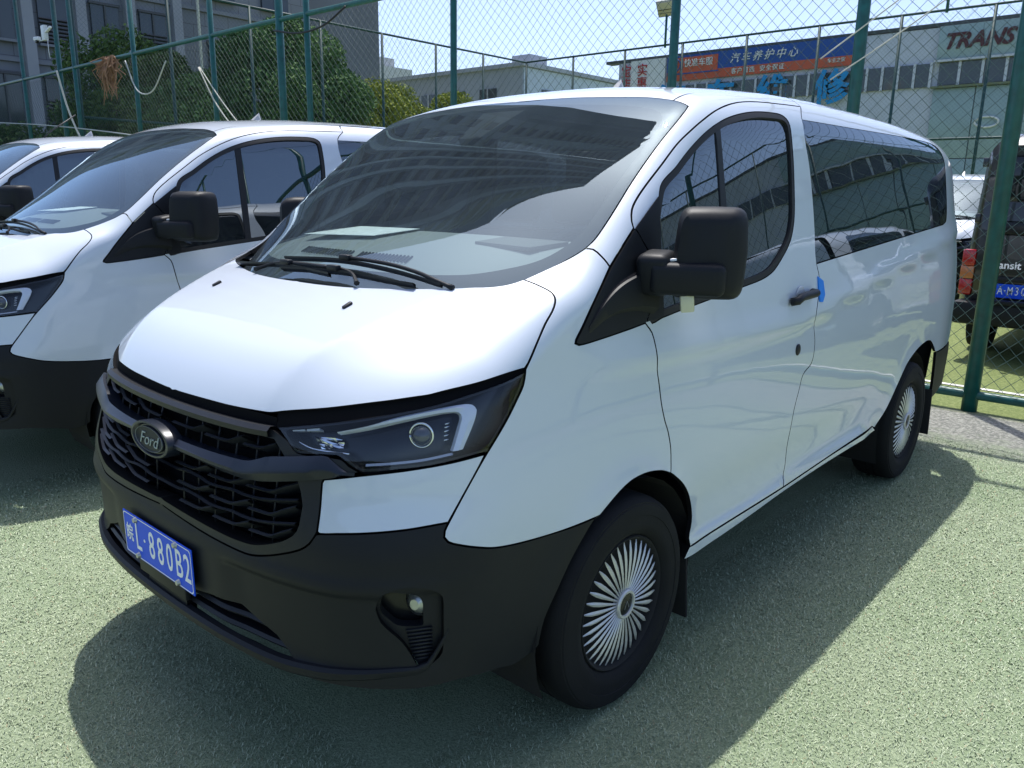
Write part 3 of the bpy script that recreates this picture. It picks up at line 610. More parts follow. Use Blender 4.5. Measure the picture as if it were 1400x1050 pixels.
    # rear side panel with bonded glass
    rg = [(-1.322, .85, 1.911), (-1.9, .85, 1.918), (-2.557, .84, 1.926), (-3.1, .83, 1.930), (-3.33, .83, 1.924), (-3.42, .84, 1.89), (-3.455, .86, 1.82), (-3.463, .89, 1.63), (-3.43, .92, 1.49), (-3.34, .925, 1.46), (-2.775, .93, 1.423), (-2.07, .94, 1.379), (-1.362, .946, 1.333), (-1.356, .92, 1.49), (-1.346, .89, 1.687), (-1.325, .87, 1.824)]
    rgc = chain(rg[:4], cr(rg[3:10], .02), rg[9:13], rg[12:]+rg[:1])
    ra = L['arch_r']
    rear = [ra[-1], (-3.42, .975, .69), (-3.62, .96, .69), (-3.80, .93, .70), (-3.87, .90, .85), (-3.90, .88, 1.25), (-3.84, .83, 1.65), (-3.78, .76, 1.86), (-3.72, .68, 1.96)]
    side = lp('side_panel', chain([(-1.45, .695, 2.0), (-1.42, .76, 1.99), dr[0]], dr, [dr[-1]]+L['door_bot'][3:], [L['door_bot'][-1], (-2.345, .97, .42)], [(-2.345, .97, .42)]+ra[1:], rear, [p for p in ditch if p[0] < -1.9][::-1]+[(-1.45, .695, 2.0)]),
              (0, .88, .47), Wm, van, holes=[rgc], grid=.05)
    n_, e1, e2 = basis((0, 1, .15))
    panel('side_glass', rgc, (0, 1, .15), [SGLASS, SEAL], side, off=-.0015, gap=.0025, flange=.004, grid=.06)
    # sill, rear bumper, tailgate
    sb = L['sill_bot']; db = L['door_bot']
    lp('sill', chain(db, [db[-1], sb[-1]], sb[::-1], [sb[0], db[0]]), (0, 1, -.1), Wm, van, off=.003, flange=.05, grid=.03)
    lp('rear_bumper', chain([ra[-1], (-3.42, .975, .69), (-3.62, .96, .69), (-3.80, .93, .70)], [(-3.80, .93, .70), (-3.86, .88, .55), (-3.84, .86, .40)], [(-3.84, .86, .40), (-3.40, .95, .38)], [(-3.40, .95, .38), (-3.37, .97, .55), ra[-1]]), (-.25, 1, 0), Bm, van, off=.004, grid=.03)
    tg = [(-3.93, 0, .40), (-3.93, .80, .40), (-3.93, .84, 1.2), (-3.9, .77, 1.75), (-3.8, .66, 1.92), (-3.8, 0, 1.97)]
    panel('tailgate', chain(tg[:2], tg[1:5], tg[4:], [(-3.8, 0, 1.97), (-3.9, 0, 1.5), (-3.93, 0, .40)]), (-1, .02, .12), Wm, van, sym=True, grid=.06)
    # front: painted piece under the lamp, bumper, grille
    wh = L['white']
    lp('bumper_cover', chain(wh[:5], wh[4:8], wh[7:14], wh[13:]+wh[:1]), (.8, .6, .05), Wm, van, grid=.02)
    go = [p for p in L['grille_out'] if p[1] > .06][::-1]
    bb = [p for p in L['bump_bot'] if p[1] > .15][::-1]
    top = [(1.010, 0, .693)]+go+[wh[12]]
    zline = np.array([(1.012, 0, z) for z in np.linspace(.376, .693, 14)])[1:-1]
    ni = [(1.01, .125, .475), (1.005, .27, .50), (.995, .40, .508), (.988, .45, .488), (.975, .53, .46), (.962, .59, .412), (1.0, .33, .398), (1.01, .125, .398)]
    intake = chain(*[[ni[i], ni[(i+1) % len(ni)]] for i in range(len(ni))])
    fo = L['fog_out']; fog = chain(cr(fo, .015), [fo[-1], (.80, .84, .50), (.845, .81, .56), fo[0]])
    bmp = panel('bumper', chain(top, wh[7:13][::-1], L['fender_bot'][::-1], L['arch_f_low'], bb, [bb[-1], (1.014, .1, .377), (1.014, 0, .376)], zline), (.8, .6, 0), Bm, van,
                sym=True, holes=[intake, fog], grid=.022, flange=.03)
    # lower lip
    lu = resamp(cr([(1.012, -.0001, .405)]+[(p[0], p[1], .405 if p[1] < .56 else .405+.02*min(1, (p[1]-.56)/.25)) for p in L['lip_up'] if .2 < p[1] < .87]+[(.745, .880, .445)]+[(.700, .899, .52)], .02), 40)
    def lipcurve(off, dz):
        q = on_body(lu+[0, 0, 0], (.8, .6, 0)); k = np.clip((np.arange(40)-26)/14., 0, 1)[:, None]
        g = grad(q); g[:, 2] = 0
        return q+g*off*(1-k)+np.array([0, 0, dz])*(1-k*.6)
    rows = [lipcurve(-.01, .010), lipcurve(.006, .009), lipcurve(.015, .0), lipcurve(.014, -.018), lipcurve(.0, -.032), lipcurve(-.05, -.034)]
    lip = strip('bumper_lip', rows, BLACKP, van); left.append(lip)
    # intake: dark box and slats
    bk = lp('lower_intake', intake, (1, .35, 0), [GAPB, GAPB], van, off=-.07, gap=-.01, flange=0, grid=.05)
    for zz, a, b in ((.470, .13, .50), (.432, .13, .565)):
        q = on_body([(1.0, y, zz) for y in np.linspace(a, b, 14)], (1, .3, 0), -.012)
        g = grad(q); g[:, 2] = 0
        strip('intake_slat', [q-g*.05+[0, 0, .006], q+[0, 0, .012], q+g*.008+[0, 0, .004], q+[0, 0, -.006], q-g*.05+[0, 0, -.004]], SATINB, bk)
    # fog lamp recess
    fr = lp('fog_recess', fog, (.75, .66, 0), [BLACKP, BLACKP], van, holes=[cr(L['fog_hole'], .01, True)], off=-.016, gap=-.004, flange=.03, grid=.02)
    fh = cr(L['fog_hole'], .01, True)
    panel('recess_bowl', fh, (.75, .66, 0), [GLOSSB, GLOSSB], fr, off=-.055, gap=-.012, flange=0, grid=.02)
    c_ = on_body([(.772, .872, .590)], (.75, .66, 0), -.040)[0]
    g = Vector((.93, .36, 0)).normalized()
    mm = frame(c_, g.cross(Vector((0, 0, 1))), (0, 0, 1))
    bm = bmesh.new(); bmesh.ops.create_uvsphere(bm, u_segments=20, v_segments=12, radius=1)
    for v in bm.verts: v.co = mm @ Vector((v.co.x*.030, v.co.y*.036, v.co.z*.016))
    bm_obj('fog_lens', bm, LENSM, fr, smooth=True)
    bm = bmesh.new(); bmesh.ops.create_cone(bm, cap_ends=True, segments=20, radius1=.012, radius2=.029, depth=.022)
    for v in bm.verts: v.co = mm @ Vector((v.co.x, v.co.y*1.2, v.co.z-.012))
    bm_obj('fog_reflector', bm, mat('fog_bowl', (.42, .44, .43), .3, .7), fr, smooth=False)
    tube('fog_rim', [mm @ Vector((.031*math.cos(t), .037*math.sin(t), 0)) for t in np.linspace(0, 2*math.pi, 26)], .004, SATINB, fr, 6)
    for k in range(9):
        z_ = .525-.0105*k; a = on_body([(.80-.003*k, .85, z_), (.735, .88, z_)], (.75, .66, 0), -.013)
        tube('louvre', a, .0032, SATINB, fr, 6)
    # grille
    zr_ = .693
    gu = [(.942, 0, 1.003)]+[p for p in L['gtop_up'] if p[1] > .1]
    lb = L['lamp_bot']
    outer = chain(gu, [gu[-1], (.913, .535, .987), (.916, .575, .962), lb[9], lb[8], lb[7]], [lb[7], wh[0]], [wh[0], wh[15], wh[14], wh[13]], L['grille_out'][:1]+[p for p in L['grille_out'] if p[1] > .06]+[(1.01, 0, .693)])
    inn = [(1.0, 0, .712), (.998, .336, .701), (.989, .424, .702), (.983, .47, .707), (.97, .534, .727), (.956, .578, .748), (.945, .605, .774), (.94, .612, .835), (.93, .588, .888), (.92, .53, .948), (.918, .492, .980), (.942, .353, .984), (.95, 0, .982)]
    inn_c = chain(inn[:1]+inn[1:8], inn[7:11], inn[10:])
    grille = empty('grille'); grille.parent = van
    panel('grille_frame', chain(outer, [(1.01, 0, .693), (1.0, 0, .712)], inn_c, [(.95, 0, .982), (.942, 0, 1.003)]), (.95, .30, .05), [SATINB, GAPB], grille, sym=True, off=.001, flange=.05, grid=.02)
    panel('grille_backing', chain(inn_c, [(.95, 0, .982), (.98, 0, .85), (1.0, 0, .712)]), (.95, .30, .05), [GAPB, GAPB], grille, sym=True, off=-.075, gap=-.03, flange=0, grid=.04)
    def slat(pts, h=.0042):
        q = on_body(cr(pts, .012), (1, .25, 0), -.006); g = grad(q); g[:, 2] *= .2
        rows = [q-g*.055+[0, 0, -.024], q-g*.006+[0, 0, h], q+g*.003+[0, 0, .001], q-g*.003+[0, 0, -h], q-g*.055+[0, 0, -.032]]
        for s in (1, -1): strip('grille_slat', [np.array(r)*[1, s, 1] for r in rows], SLATM, grille)
    def hook(ya, yb, yc_, z, rise): slat([(1, ya, z), (1, ya+(yb-ya)*.5, z), (1, yb, z+.002), (1, (yb+yc_)/2, z+rise*.55), (1, yc_, z+rise)])
    for a in ((.045, .155, .215, .946, .022), (.223, .323, .388, .945, .024), (.394, .465, .515, .950, .020)): hook(*a)
    for a in ((.078, .18, .248, .840, .024), (.252, .349, .424, .841, .025), (.420, .512, .603, .848, .036)): hook(*a)
    for a in ((.09, .19, .260, .785, .025), (.264, .361, .433, .785, .025), (.434, .518, .602, .791, .036)): hook(*a)
    for a in ((.10, .205, .275, .731, .025), (.279, .378, .440, .732, .024), (.441, .522, .597, .735, .034)): hook(*a)
    for z in (.821, .763):
        ys = [0, .09, .13, .21, .25, .30, .365, .413, .487, .606]; dz = [0, 0, .006, .003, -.003, -.002, .003, .0, .004, .022]
        slat([(1, y, z+d) for y, d in zip(ys, dz)], .0035)
    for y in (.085, .17, .255, .34, .425, .51):
        for s in (1, -1):
            q = on_body([(1, y, z) for z in np.linspace(.705, .985, 10)], (1, .25, 0), -.03); q = q*[1, s, 1]
            tube('grille_rib', q, .0035, SATINB, grille, 5)
    # the wide bar that carries the badge
    yy = np.linspace(0, .76, 40)
    bu = np.array(sorted([(p[1], p[2]) for p in L['bar_up']]+[(0, .912)])); bl = np.array(sorted([(p[1], p[2]) for p in L['bar_lo']]+[(0, .881)]))
    zu = np.interp(yy, bu[:, 0], bu[:, 1]); zl_ = np.interp(yy, bl[:, 0], bl[:, 1]); zm = zl_+(zu-zl_)*.42
    fade = np.clip((.76-yy)/.12, 0, 1)[:, None]
    def brow(z, off):
        q = on_body([(.95, a, b) for a, b in zip(yy, z)], (1, .35, 0)); g = grad(q); return q+g*off*np.maximum(fade, .15)
    rows = [brow(zu, -.03), brow(zu, .010), brow(zm+.004, .026), brow(zm-.004, .026), brow(zl_, .008), brow(zl_, -.03)]
    rows = [np.concatenate([(r*[1, -1, 1])[:0:-1], r]) for r in rows]
    strip('grille_bar', rows, GRILB, grille)
    tb = [(.942, 0, 1.003)]
    rowsT = []
    yy2 = np.linspace(0, .485, 24)
    for z, off in ((1.010, -.02), (1.004, .010), (.992, .018), (.980, .012), (.976, -.03)):
        q = on_body([(.94, a, z+.006*(a/.5)**2) for a in yy2], (1, .2, 0)); q = q+grad(q)*off; rowsT.append(np.concatenate([(q*[1, -1, 1])[:0:-1], q]))
    strip('grille_top_bar', rowsT, SATINB, grille)
    # badge
    bc = Vector((1.019, 0, .896)); bx = frame(bc, (0, 1, 0), (-.06, 0, 1))
    def oval(name, prof, m, parent_, a, b, n=48):
        V = []; Fc = []; k = len(prof)
        for i in range(n):
            t = 2*math.pi*i/n
            for s, h in prof: V.append(bx @ Vector((a*s*math.cos(t), b*s*math.sin(t), h)) if s else bx @ Vector((0, 0, h)))
        for i in range(n):
            j = (i+1) % n
            for q in range(k-1): Fc.append((i*k+q, i*k+q+1, j*k+q+1, j*k+q))
        o = mesh_obj(name, V, Fc, m, parent_, smooth=True); o.data.set_sharp_from_angle(angle=math.radians(40)); return o
    badge = oval('badge', [(1.0, -.04), (1.0, -.002), (.97, .005), (.88, .006), (.83, .002), (.78, -.003), (0, -.003)], GRILB, van, .120, .051)
    oval('badge_oval', [(1, -.004), (1, .004), (.97, .006), (.93, .0055), (.9, .004), (0, .005)], mat('badge_dark_blue', (.010, .014, .022), .5, spec=.25), badge, .088, .036)
    oval('badge_ring', [(1, .003), (.985, .0068), (.955, .0068), (.94, .004)], mat('badge_dull_silver', (.10, .115, .12), .5, .2), badge, .0875, .0356)
    text_obj('badge_lettering', 'Ford', .053, mat('badge_script_silver', (.34, .39, .39), .5, .2), badge, bx @ Matrix.Translation((0, -.002, .0062)), .0012, shear=.35, xs=1.12, bold=-.0006)
    # number plate
    pm = frame((1.0285, -.003, .5537), (0, 1, 0), (0.01, 0, 1))
    plate = empty('number_plate'); plate.parent = van
    bm = bmesh.new(); bm_box(bm, (0, 0, 0), (.44, .14, .004), .0015)
    for v in bm.verts: v.co = pm @ v.co
    bm_obj('plate_sheet', bm, PLATE, plate)
    V = []; Fc = []
    for a, b in ((.2165, .0665), (.2135, .0635)):
        for k in range(40):
            t = 2*math.pi*k/40; cs, sn = math.cos(t), math.sin(t); r_ = .012
            V.append(pm @ Vector(((a-r_)*np.sign(cs)*(abs(cs) > 1e-9)+r_*cs, (b-r_)*np.sign(sn)*(abs(sn) > 1e-9)+r_*sn, .0027)))
    for k in range(40): Fc.append((k, (k+1) % 40, 40+(k+1) % 40, 40+k))
    mesh_obj('plate_border', V, Fc, PWHITE, plate)
    def ptxt(s, x, size, xs): text_obj('plate_character', s, size, PWHITE, plate, pm @ Matrix.Translation((x, 0, .0028)) @ Matrix.Diagonal((xs, 1, 1, 1)), .0004, bold=.0008)
    ptxt('\u7696', -.179, .060, .80)
    for s, x in zip('L880B2', (-.121, -.030, .027, .084, .141, .190)): ptxt(s, x, .122, .66)
    text_obj('plate_dot', '\u00b7', .09, PWHITE, plate, pm @ Matrix.Translation((-.078, 0, .0028)), .0004)
    for sx in (-.128, .128):
        for sy in (-.058, .058):
            bm = bmesh.new(); bmesh.ops.create_cone(bm, cap_ends=True, segments=16, radius1=.0105, radius2=.0075, depth=.009)
            for v in bm.verts: v.co = pm @ (v.co+Vector((sx, sy, .006)))
            bm_obj('plate_bolt', bm, BOLT, plate, smooth=True)
    bm = bmesh.new(); bm_box(bm, (0, -.03, -.012), (.30, .17, .018), .006)
    for v in bm.verts: v.co = pm @ v.co
    bm_obj('plate_bracket', bm, BLACKP, plate, smooth=True)
    # headlamp
    lt = L['lamp_top']; lo_ = L['lamp_out']
    lamp_out = chain(lt, [lt[-1], lo_[-2]], lo_[:-1][::-1], [lo_[0], lb[0]], lb, [lb[-1], lt[0]])
    nl = (.72, .66, .2)
    lamp = empty('headlight'); lamp.parent = van; lamp_parts = []
    panel('lamp_lens', lamp_out, nl, [LENSM, GAPB], lamp, off=-.001, gap=.003, flange=.012, grid=.025)
    panel('lamp_housing', lamp_out, nl, [GLOSSB, GLOSSB], lamp, off=-.060, gap=-.012, flange=0, grid=.03)
    panel('lamp_bezel', lamp_out, nl, [SATINB, GAPB], lamp, holes=[ins_lamp(lamp_out, nl, .012)], off=-.004, gap=.003, flange=.055, grid=.02)
    do, di = L['drl_out'], L['drl_in']
    drl = chain(cr(do[:9], .015), [do[8], (.70, .868, .966), (.664, .877, .981)], cr(di[::-1], .015), [di[0], do[0]])
    # daytime light guide: upper run, then the hook round the projector
    upper = cr([(.845, .652, 1.022), (.80, .712, 1.040)]+do[:7], .015); lower = cr([(.846, .655, 1.018), (.802, .715, 1.035)]+di[:6]+[(.662, .878, .975)], .015)
    a = resamp(upper, 50); b = resamp(lower, 50); A_ = on_body(a, nl, -.011); B_ = on_body(b, nl, -.011); C_ = on_body((a+b)/2, nl, -.006)
    strip('light_guide', [A_-grad(A_)*.02, A_, C_, B_, B_-grad(B_)*.02], LED, lamp)
    q = on_body(cr([(.66, .88, .965), (.735, .848, .958), (.80, .805, .954), (.85, .757, .950)], .015), nl, -.02)
    strip('chrome_strip', [q+[0, 0, .006], q+grad(q)*.004, q-[0, 0, .006]], mat('dull_chrome', (.45, .47, .46), .25, .9), lamp)
    pc = on_body([(.722, .831, 1.024)], nl, -.040)[0]; pd = Vector((.80, .58, .05)).normalized(); pmx = frame(pc, pd.cross(Vector((0, 0, 1))), (0, 0, 1))
    bm = bmesh.new(); bmesh.ops.create_uvsphere(bm, u_segments=24, v_segments=14, radius=.026)
    for v in bm.verts: v.co = pmx @ v.co
    bm_obj('projector_lens', bm, mat('projector_glass', (.05, .055, .06), .03, .0, coat=1.0), lamp, smooth=True)
    ring = [pmx @ Vector((.029*math.cos(t), .031*math.sin(t), -.002)) for t in np.linspace(0, 2*math.pi, 30)]
    tube('projector_ring', ring, .0035, CHROME, lamp, 6)
    for k, (yy_, zz_) in enumerate(((.535, 1.010), (.590, 1.021))):        # turn-signal blocks along the top edge
        q = on_body([(.89, yy_-.018, zz_+.004), (.88, yy_+.020, zz_+.011), (.88, yy_+.024, zz_+.003), (.89, yy_-.014, zz_-.004)], nl, -.016)
        mesh_obj('lamp_block', list(q)+list(q-grad(q)*.02), [(0, 1, 2, 3), (4, 7, 6, 5), (0, 4, 5, 1), (1, 5, 6, 2), (2, 6, 7, 3), (3, 7, 4, 0)], LED, lamp)
    q = on_body([(.88, .575, 1.005), (.85, .655, 1.012), (.85, .665, .985), (.88, .60, .972)], nl, -.040)
    bm = bmesh.new(); vv = [bm.verts.new(p) for p in q]; bm.faces.new(vv); bmesh.ops.subdivide_edges(bm, edges=bm.edges, cuts=4, use_grid_fill=True)
    for v in bm.verts: v.co += Vector((rng.uniform(-.004, .004), rng.uniform(-.004, .004), 0))
    bm_obj('lamp_reflector', bm, CHROME, lamp)
    q = on_body(cr([(.90, .53, .985), (.90, .60, .975), (.86, .70, .975)], .02), nl, -.03)
    tube('reflector_rib', q, .003, CHROME, lamp, 5)
    for zz_ in (1.0, 1.012, 1.024, 1.036, 1.046):
        q = on_body([(.668, .862, zz_), (.655, .868, zz_+.002)], nl, -.035); tube('lamp_fin', q, .0022, CHROME, lamp, 4)
    # black filler between bonnet edge and lamp
    lp('lamp_filler', chain([p for p in L['hood_front'] if p[1] > .46], [L['hood_front'][-1], lt[-1]], lt[::-1], [lt[0], L['hood_front'][6]]), nl, [GAPB, GAPB], van, off=-.012, gap=-.004, flange=0, grid=.02)
    fg = cr([(.93, -.48, 1.012), (.945, 0, 1.012), (.93, .48, 1.012)], .05)
    q = on_body(fg, (1, 0, .3), -.018); strip('bonnet_seal', [q+[0, 0, .03], q+[.004, 0, 0], q-[0, 0, .03]], GAPB, van)
    # washer jets, fin, wipers
    nz_ = on_body([(.588, .368, 1.276)], (0, 0, 1), .003)[0]
    for s in (1, -1):
        bm = bmesh.new(); bm_box(bm, (0, 0, 0), (.034, .014, .010), .004)
        for v in bm.verts: v.co = Vector((nz_[0], nz_[1]*s, nz_[2]))+Matrix.Rotation(.42, 3, 'Y') @ v.co
        bm_obj('washer_jet', bm, SATINB, van, smooth=True)
    V = [(-1.13, 0, 2.045), (-1.27, .028, 2.045), (-1.27, -.028, 2.045), (-1.245, .012, 2.10), (-1.245, -.012, 2.10), (-1.262, 0, 2.118), (-1.20, .020, 2.06), (-1.20, -.020, 2.06)]
    Fc = [(0, 6, 7), (6, 3, 4, 7), (6, 1, 3), (7, 4, 2), (3, 5, 4), (1, 2, 5), (1, 5, 3), (2, 4, 5), (0, 1, 6), (0, 7, 2), (0, 2, 1)]
    mesh_obj('roof_antenna', V, Fc, mat('antenna_grey', (.35, .36, .37), .4), van, smooth=False)
    def wiper(blade, arm):
        w = empty('wiper'); w.parent = van
        b = cr(blade, .03); N = grad(b, hood=False)
        strip('wiper_blade', [b-N*.018, b-N*.004+[.005, 0, 0], b+N*.004, b-N*.004-[.006, 0, 0], b-N*.018], SATINB, w)
        tube('wiper_arm', cr(arm, .03), [.009]+[.0062]*(len(cr(arm, .03))-2)+[.0045], BLACKP, w, 6)
        m_ = cr(blade, .03)[len(b)//2-2]; box('blade_clip', tuple(m_+np.array([0, 0, .008])), (.022, .05, .018), SATINB, w, .004)
    wiper([(.405, -.23, 1.371), (.400, .082, 1.382), (.397, .351, 1.367), (.405, .561, 1.343)], [(.395, .600, 1.334), (.402, .53, 1.352), (.392, .45, 1.366), (.388, .304, 1.382), (.400, .085, 1.391)])
    wiper([(.482, -.134, 1.346), (.460, .162, 1.354), (.452, .382, 1.344), (.442, .488, 1.340)], [(.490, -.285, 1.328), (.458, -.22, 1.350), (.448, -.12, 1.360), (.456, .10, 1.360)])
    # cowl tray under the glass
    cb = cr([(.50, 0, 1.29), (.47, .3, 1.295), (.40, .5, 1.30), (.30, .66, 1.32), (.23, .72, 1.335)], .04)
    cf = cb+[.10, .03, -.01]; r1 = np.concatenate([(cb*[1, -1, 1])[:0:-1], cb])+[-.16, 0, .02]; r2 = np.concatenate([(cf*[1, -1, 1])[:0:-1], cf])+[-.06, 0, -.05]
    strip('cowl_tray', [r1, r2], BLACKP, van)
    # door furniture
    h = door
    hp = on_body(cr([(-1.085, .96, 1.195), (-1.13, .96, 1.212), (-1.22, .96, 1.216), (-1.30, .96, 1.218)], .02), (0, 1, 0), .030); hp[0] -= [0, .022, 0]; hp[-1] -= [0, .022, 0]
    V, Fc = tube_geo([tuple(p) for p in hp], .017, 10); V = [Vector((v.x, v.y+( -.006 if v.y > 9 else 0), v.z)) for v in V]
    mesh_obj('handle_grip', V, Fc, SATINB, h, smooth=True)
    kc = on_body([(-1.19, .96, 1.215)], (0, 1, 0), .001)[0]
    bm = bmesh.new(); bmesh.ops.create_uvsphere(bm, u_segments=20, v_segments=10, radius=1)
    for v in bm.verts: v.co = Vector(kc)+Vector((v.co.x*.045, v.co.y*.004, v.co.z*.040))
    bm_obj('handle_dish', bm, mat('dish_grey', (.55, .57, .60), .35, coat=1), h, smooth=True)
    lc = on_body([(-1.178, .98, .999)], (0, 1, 0), .002)[0]
    bm = bmesh.new(); bmesh.ops.create_uvsphere(bm, u_segments=20, v_segments=10, radius=1)
    for v in bm.verts: v.co = Vector(lc)+Vector((v.co.x*.022, v.co.y*.006, v.co.z*.024))
    bm_obj('lock_cap', bm, SATINB, door, smooth=True)
    # mirror
    mir = empty('side_mirror'); mir.parent = van
    mw = Matrix.Translation((-.195, 1.078, 1.432)) @ Matrix.Rotation(math.radians(27), 4, 'Z')
    bm = bmesh.new()
    secs = []
    for k, (x, sc, dy) in enumerate(((.062, .55, -.01), (.052, .80, -.006), (.028, .95, -.002), (-.01, 1.0, 0), (-.06, 1.0, .0), (-.085, .985, 0), (-.09, .95, 0))):
        ring_ = []
        for i in range(28):
            t = 2*math.pi*i/28; cs, sn = math.cos(t), math.sin(t)
            ex = .30
            yv = .106*sc*np.sign(cs)*abs(cs)**ex; zv = .136*(sc*.5+.5 if sc < 1 else 1)*sc**.3*np.sign(sn)*abs(sn)**ex
            yv *= 1-.10*(zv/.136) if yv < 0 else 1-.06*abs(zv/.136)
            ring_.append(bm.verts.new(mw @ Vector((x-.03*(yv/.1)*.5, yv+dy, zv))))
        secs.append(ring_)
    for a, b in zip(secs[:-1], secs[1:]):
        for i in range(28): bm.faces.new((a[i], a[(i+1) % 28], b[(i+1) % 28], b[i]))
    bm.faces.new(secs[0]); 
    bm_obj('mirror_housing', bm, BLACKP, mir, smooth=True)
    bm = bmesh.new(); ring_ = [bm.verts.new(mw @ Vector((-.088-.015*cs_, .096*cs_, .126*sn_))) for cs_, sn_ in [(np.sign(math.cos(t))*abs(math.cos(t))**.42, np.sign(math.sin(t))*abs(math.sin(t))**.42) for t in np.linspace(0, 2*math.pi, 28, endpoint=False)]]
    bm.faces.new(ring_); bm_obj('mirror_glass', bm, CHROME, mir)
    bm = bmesh.new()
    vs_ = bm_box(bm, (-.122, 1.050, 1.362), (.085, .215, .095), .022, Euler((.0, .05, .45)), 3)
    bm_obj('mirror_arm', bm, BLACKP, mir, smooth=True)
    bm = bmesh.new(); bm_box(bm, (-.105, .955, 1.374), (.115, .10, .125), .024, Euler((0, .15, .2)), 3); bm_obj('mirror_foot', bm, BLACKP, mir, smooth=True)
    bm = bmesh.new(); bm_box(bm, (-.118, 1.055, 1.290), (.03, .040, .05), .005, Euler((.1, 0, .6))); bm_obj('protective_film', bm, FILM, mir, smooth=True)
    bm = bmesh.new(); bm_box(bm, (-.10, 1.0, 1.414), (.03, .06, .008), .003, Euler((.1, 0, .5))); bm_obj('film_scrap', bm, PWHITE, mir, smooth=True)
    # wedge moulding on the corner trim
    q = on_body(cr([(.17, .91, 1.235), (.10, .91, 1.30), (.03, .91, 1.345), (-.06, .92, 1.375), (-.135, .92, 1.385)], .02), (0, 1, 0)); k = np.linspace(0, 1, len(q))[:, None]
    strip('corner_moulding', [q+[0, .004, 0], q+np.array([0, .028, -.008])*k+[0, .006, 0], q+np.array([0, .036, -.028])*k+[0, .006, -.006], q+np.array([0, .036, -.10])*k+[0, .006, -.02], q+np.array([0, .002, -.135])*k+[0, .003, -.03]], BLACKP, van)
    left.append(van.children[-1])
    # wheels, liners, flaps, underside
    for x in (0.0, -2.933):
        for s in (1, -1): make_wheel(van, x, .872*s, s)
    for x, r_ in ((-.02, .43), (-2.94, .44)):
        V = []; Fc = []; n = 20
        for i in range(n):
            t = math.radians(-25+230*i/(n-1))
            for y in (.60, .945): V.append((x+r_*math.cos(t), y, .335+r_*.93*math.sin(t)))
        for i in range(n-1): Fc.append((2*i, 2*i+1, 2*i+3, 2*i+2))
        c0 = len(V); V += [(x+r_*math.cos(math.radians(-25+230*i/(n-1))), .60, .335+r_*.93*math.sin(math.radians(-25+230*i/(n-1)))) for i in range(n)]; Fc.append(tuple(range(c0, c0+n)))
        o = mesh_obj('arch_liner', V, Fc, LINER, van); left.append(o)
    o = box('mud_flap', (-.405, .885, .235), (.012, .17, .25), LINER, van, .004, (0, .12, 0)); left.append(o)
    o = box('rear_mud_flap', (-3.40, .90, .30), (.012, .17, .30), LINER, van, .004, (0, .12, 0)); left.append(o)
    bm = bmesh.new()
    bm_box(bm, (-1.45, 0, .40), (1.85, 1.80, .12), .02); bm_box(bm, (-1.45, 0, .42), (4.5, 1.16, .16), .02); bm_box(bm, (.66, 0, .45), (.42, 1.45, .12), .02); bm_box(bm, (-3.62, 0, .46), (.45, 1.6, .14), .02)
    bm_obj('underbody', bm, LINER, van)
    # cabin: dash, wheel, seats
    dsh = empty('dashboard'); dsh.parent = van
    rows = []
    for x, z in ((.30, 1.335), (.18, 1.385), (.0, 1.425), (-.16, 1.45), (-.26, 1.44), (-.33, 1.38), (-.36, 1.1), (-.20, .75)):
        rows.append([(x-.06*abs(y/.8)**3*(1 if z > 1.3 else 0), y, z-.015*(y/.8)**2) for y in np.linspace(-.80, .80, 22)])
    strip('dash_top', rows, DASH, dsh)
    for k in range(34):
        y = -.42+.0185*k
        if abs(y-(-.1)) < .02: continue
        box('vent_slot', (.205-.10*abs(y/.8)**3, y, 1.379), (.05, .006, .004), GAPB, dsh, rot=(0, .35, .25))
    ch = [(-.02, .28), (.02, .56), (-.13, .60), (-.16, .30)]
    mesh_obj('dash_tray', [(x, y, 1.433+(-x)*.1) for x, y in ch]+[(x, y, 1.42) for x, y in ch], [(0, 1, 2, 3), (0, 4, 5, 1), (1, 5, 6, 2), (2, 6, 7, 3), (3, 7, 4, 0)], mat('tray_dark', (.05, .055, .06), .6), dsh)
    sw = [Vector((-.42, .40+.19*math.cos(t), 1.30+.17*math.sin(t))) for t in np.linspace(0, 2*math.pi, 28)]
    sw = [Vector((v.x-(v.z-1.30)*.35, v.y, v.z)) for v in sw]
    tube('steering_wheel', sw, .016, SEATM, dsh, 8)
    for y in (.40, -.10, -.48):
        s_ = empty('seat'); s_.parent = van
        box('seat_back', (-1.0, y, 1.08), (.16, .46, .72), SEATM, s_, .06, (0, -.2, 0)); box('head_rest', (-1.10, y, 1.56), (.11, .27, .20), SEATM, s_, .045, (0, -.15, 0)); box('seat_cushion', (-.75, y, .72), (.52, .48, .16), SEATM, s_, .06)
    box('bulkhead_trim', (-1.9, 0, 1.2), (.05, 1.6, 1.3), SEATM, van, .03)
    for o in list(left): mirror_obj(o, van)
    mirror_tree(mir, van); mirror_tree(lamp, van)
    return van
def ins_lamp(o, n, d):
    n_, e1, e2 = basis(n); q = inset(np.stack([o@e1, o@e2], 1), d); return q[:, :1]*e1+q[:, 1:]*e2+n_*(o@n_)[:, None]
def mirror_tree(e, parent):
    c_ = empty(e.name.split('.')[0]); c_.parent = parent
    for ch in list(e.children): mirror_obj(ch, c_)
    return c_
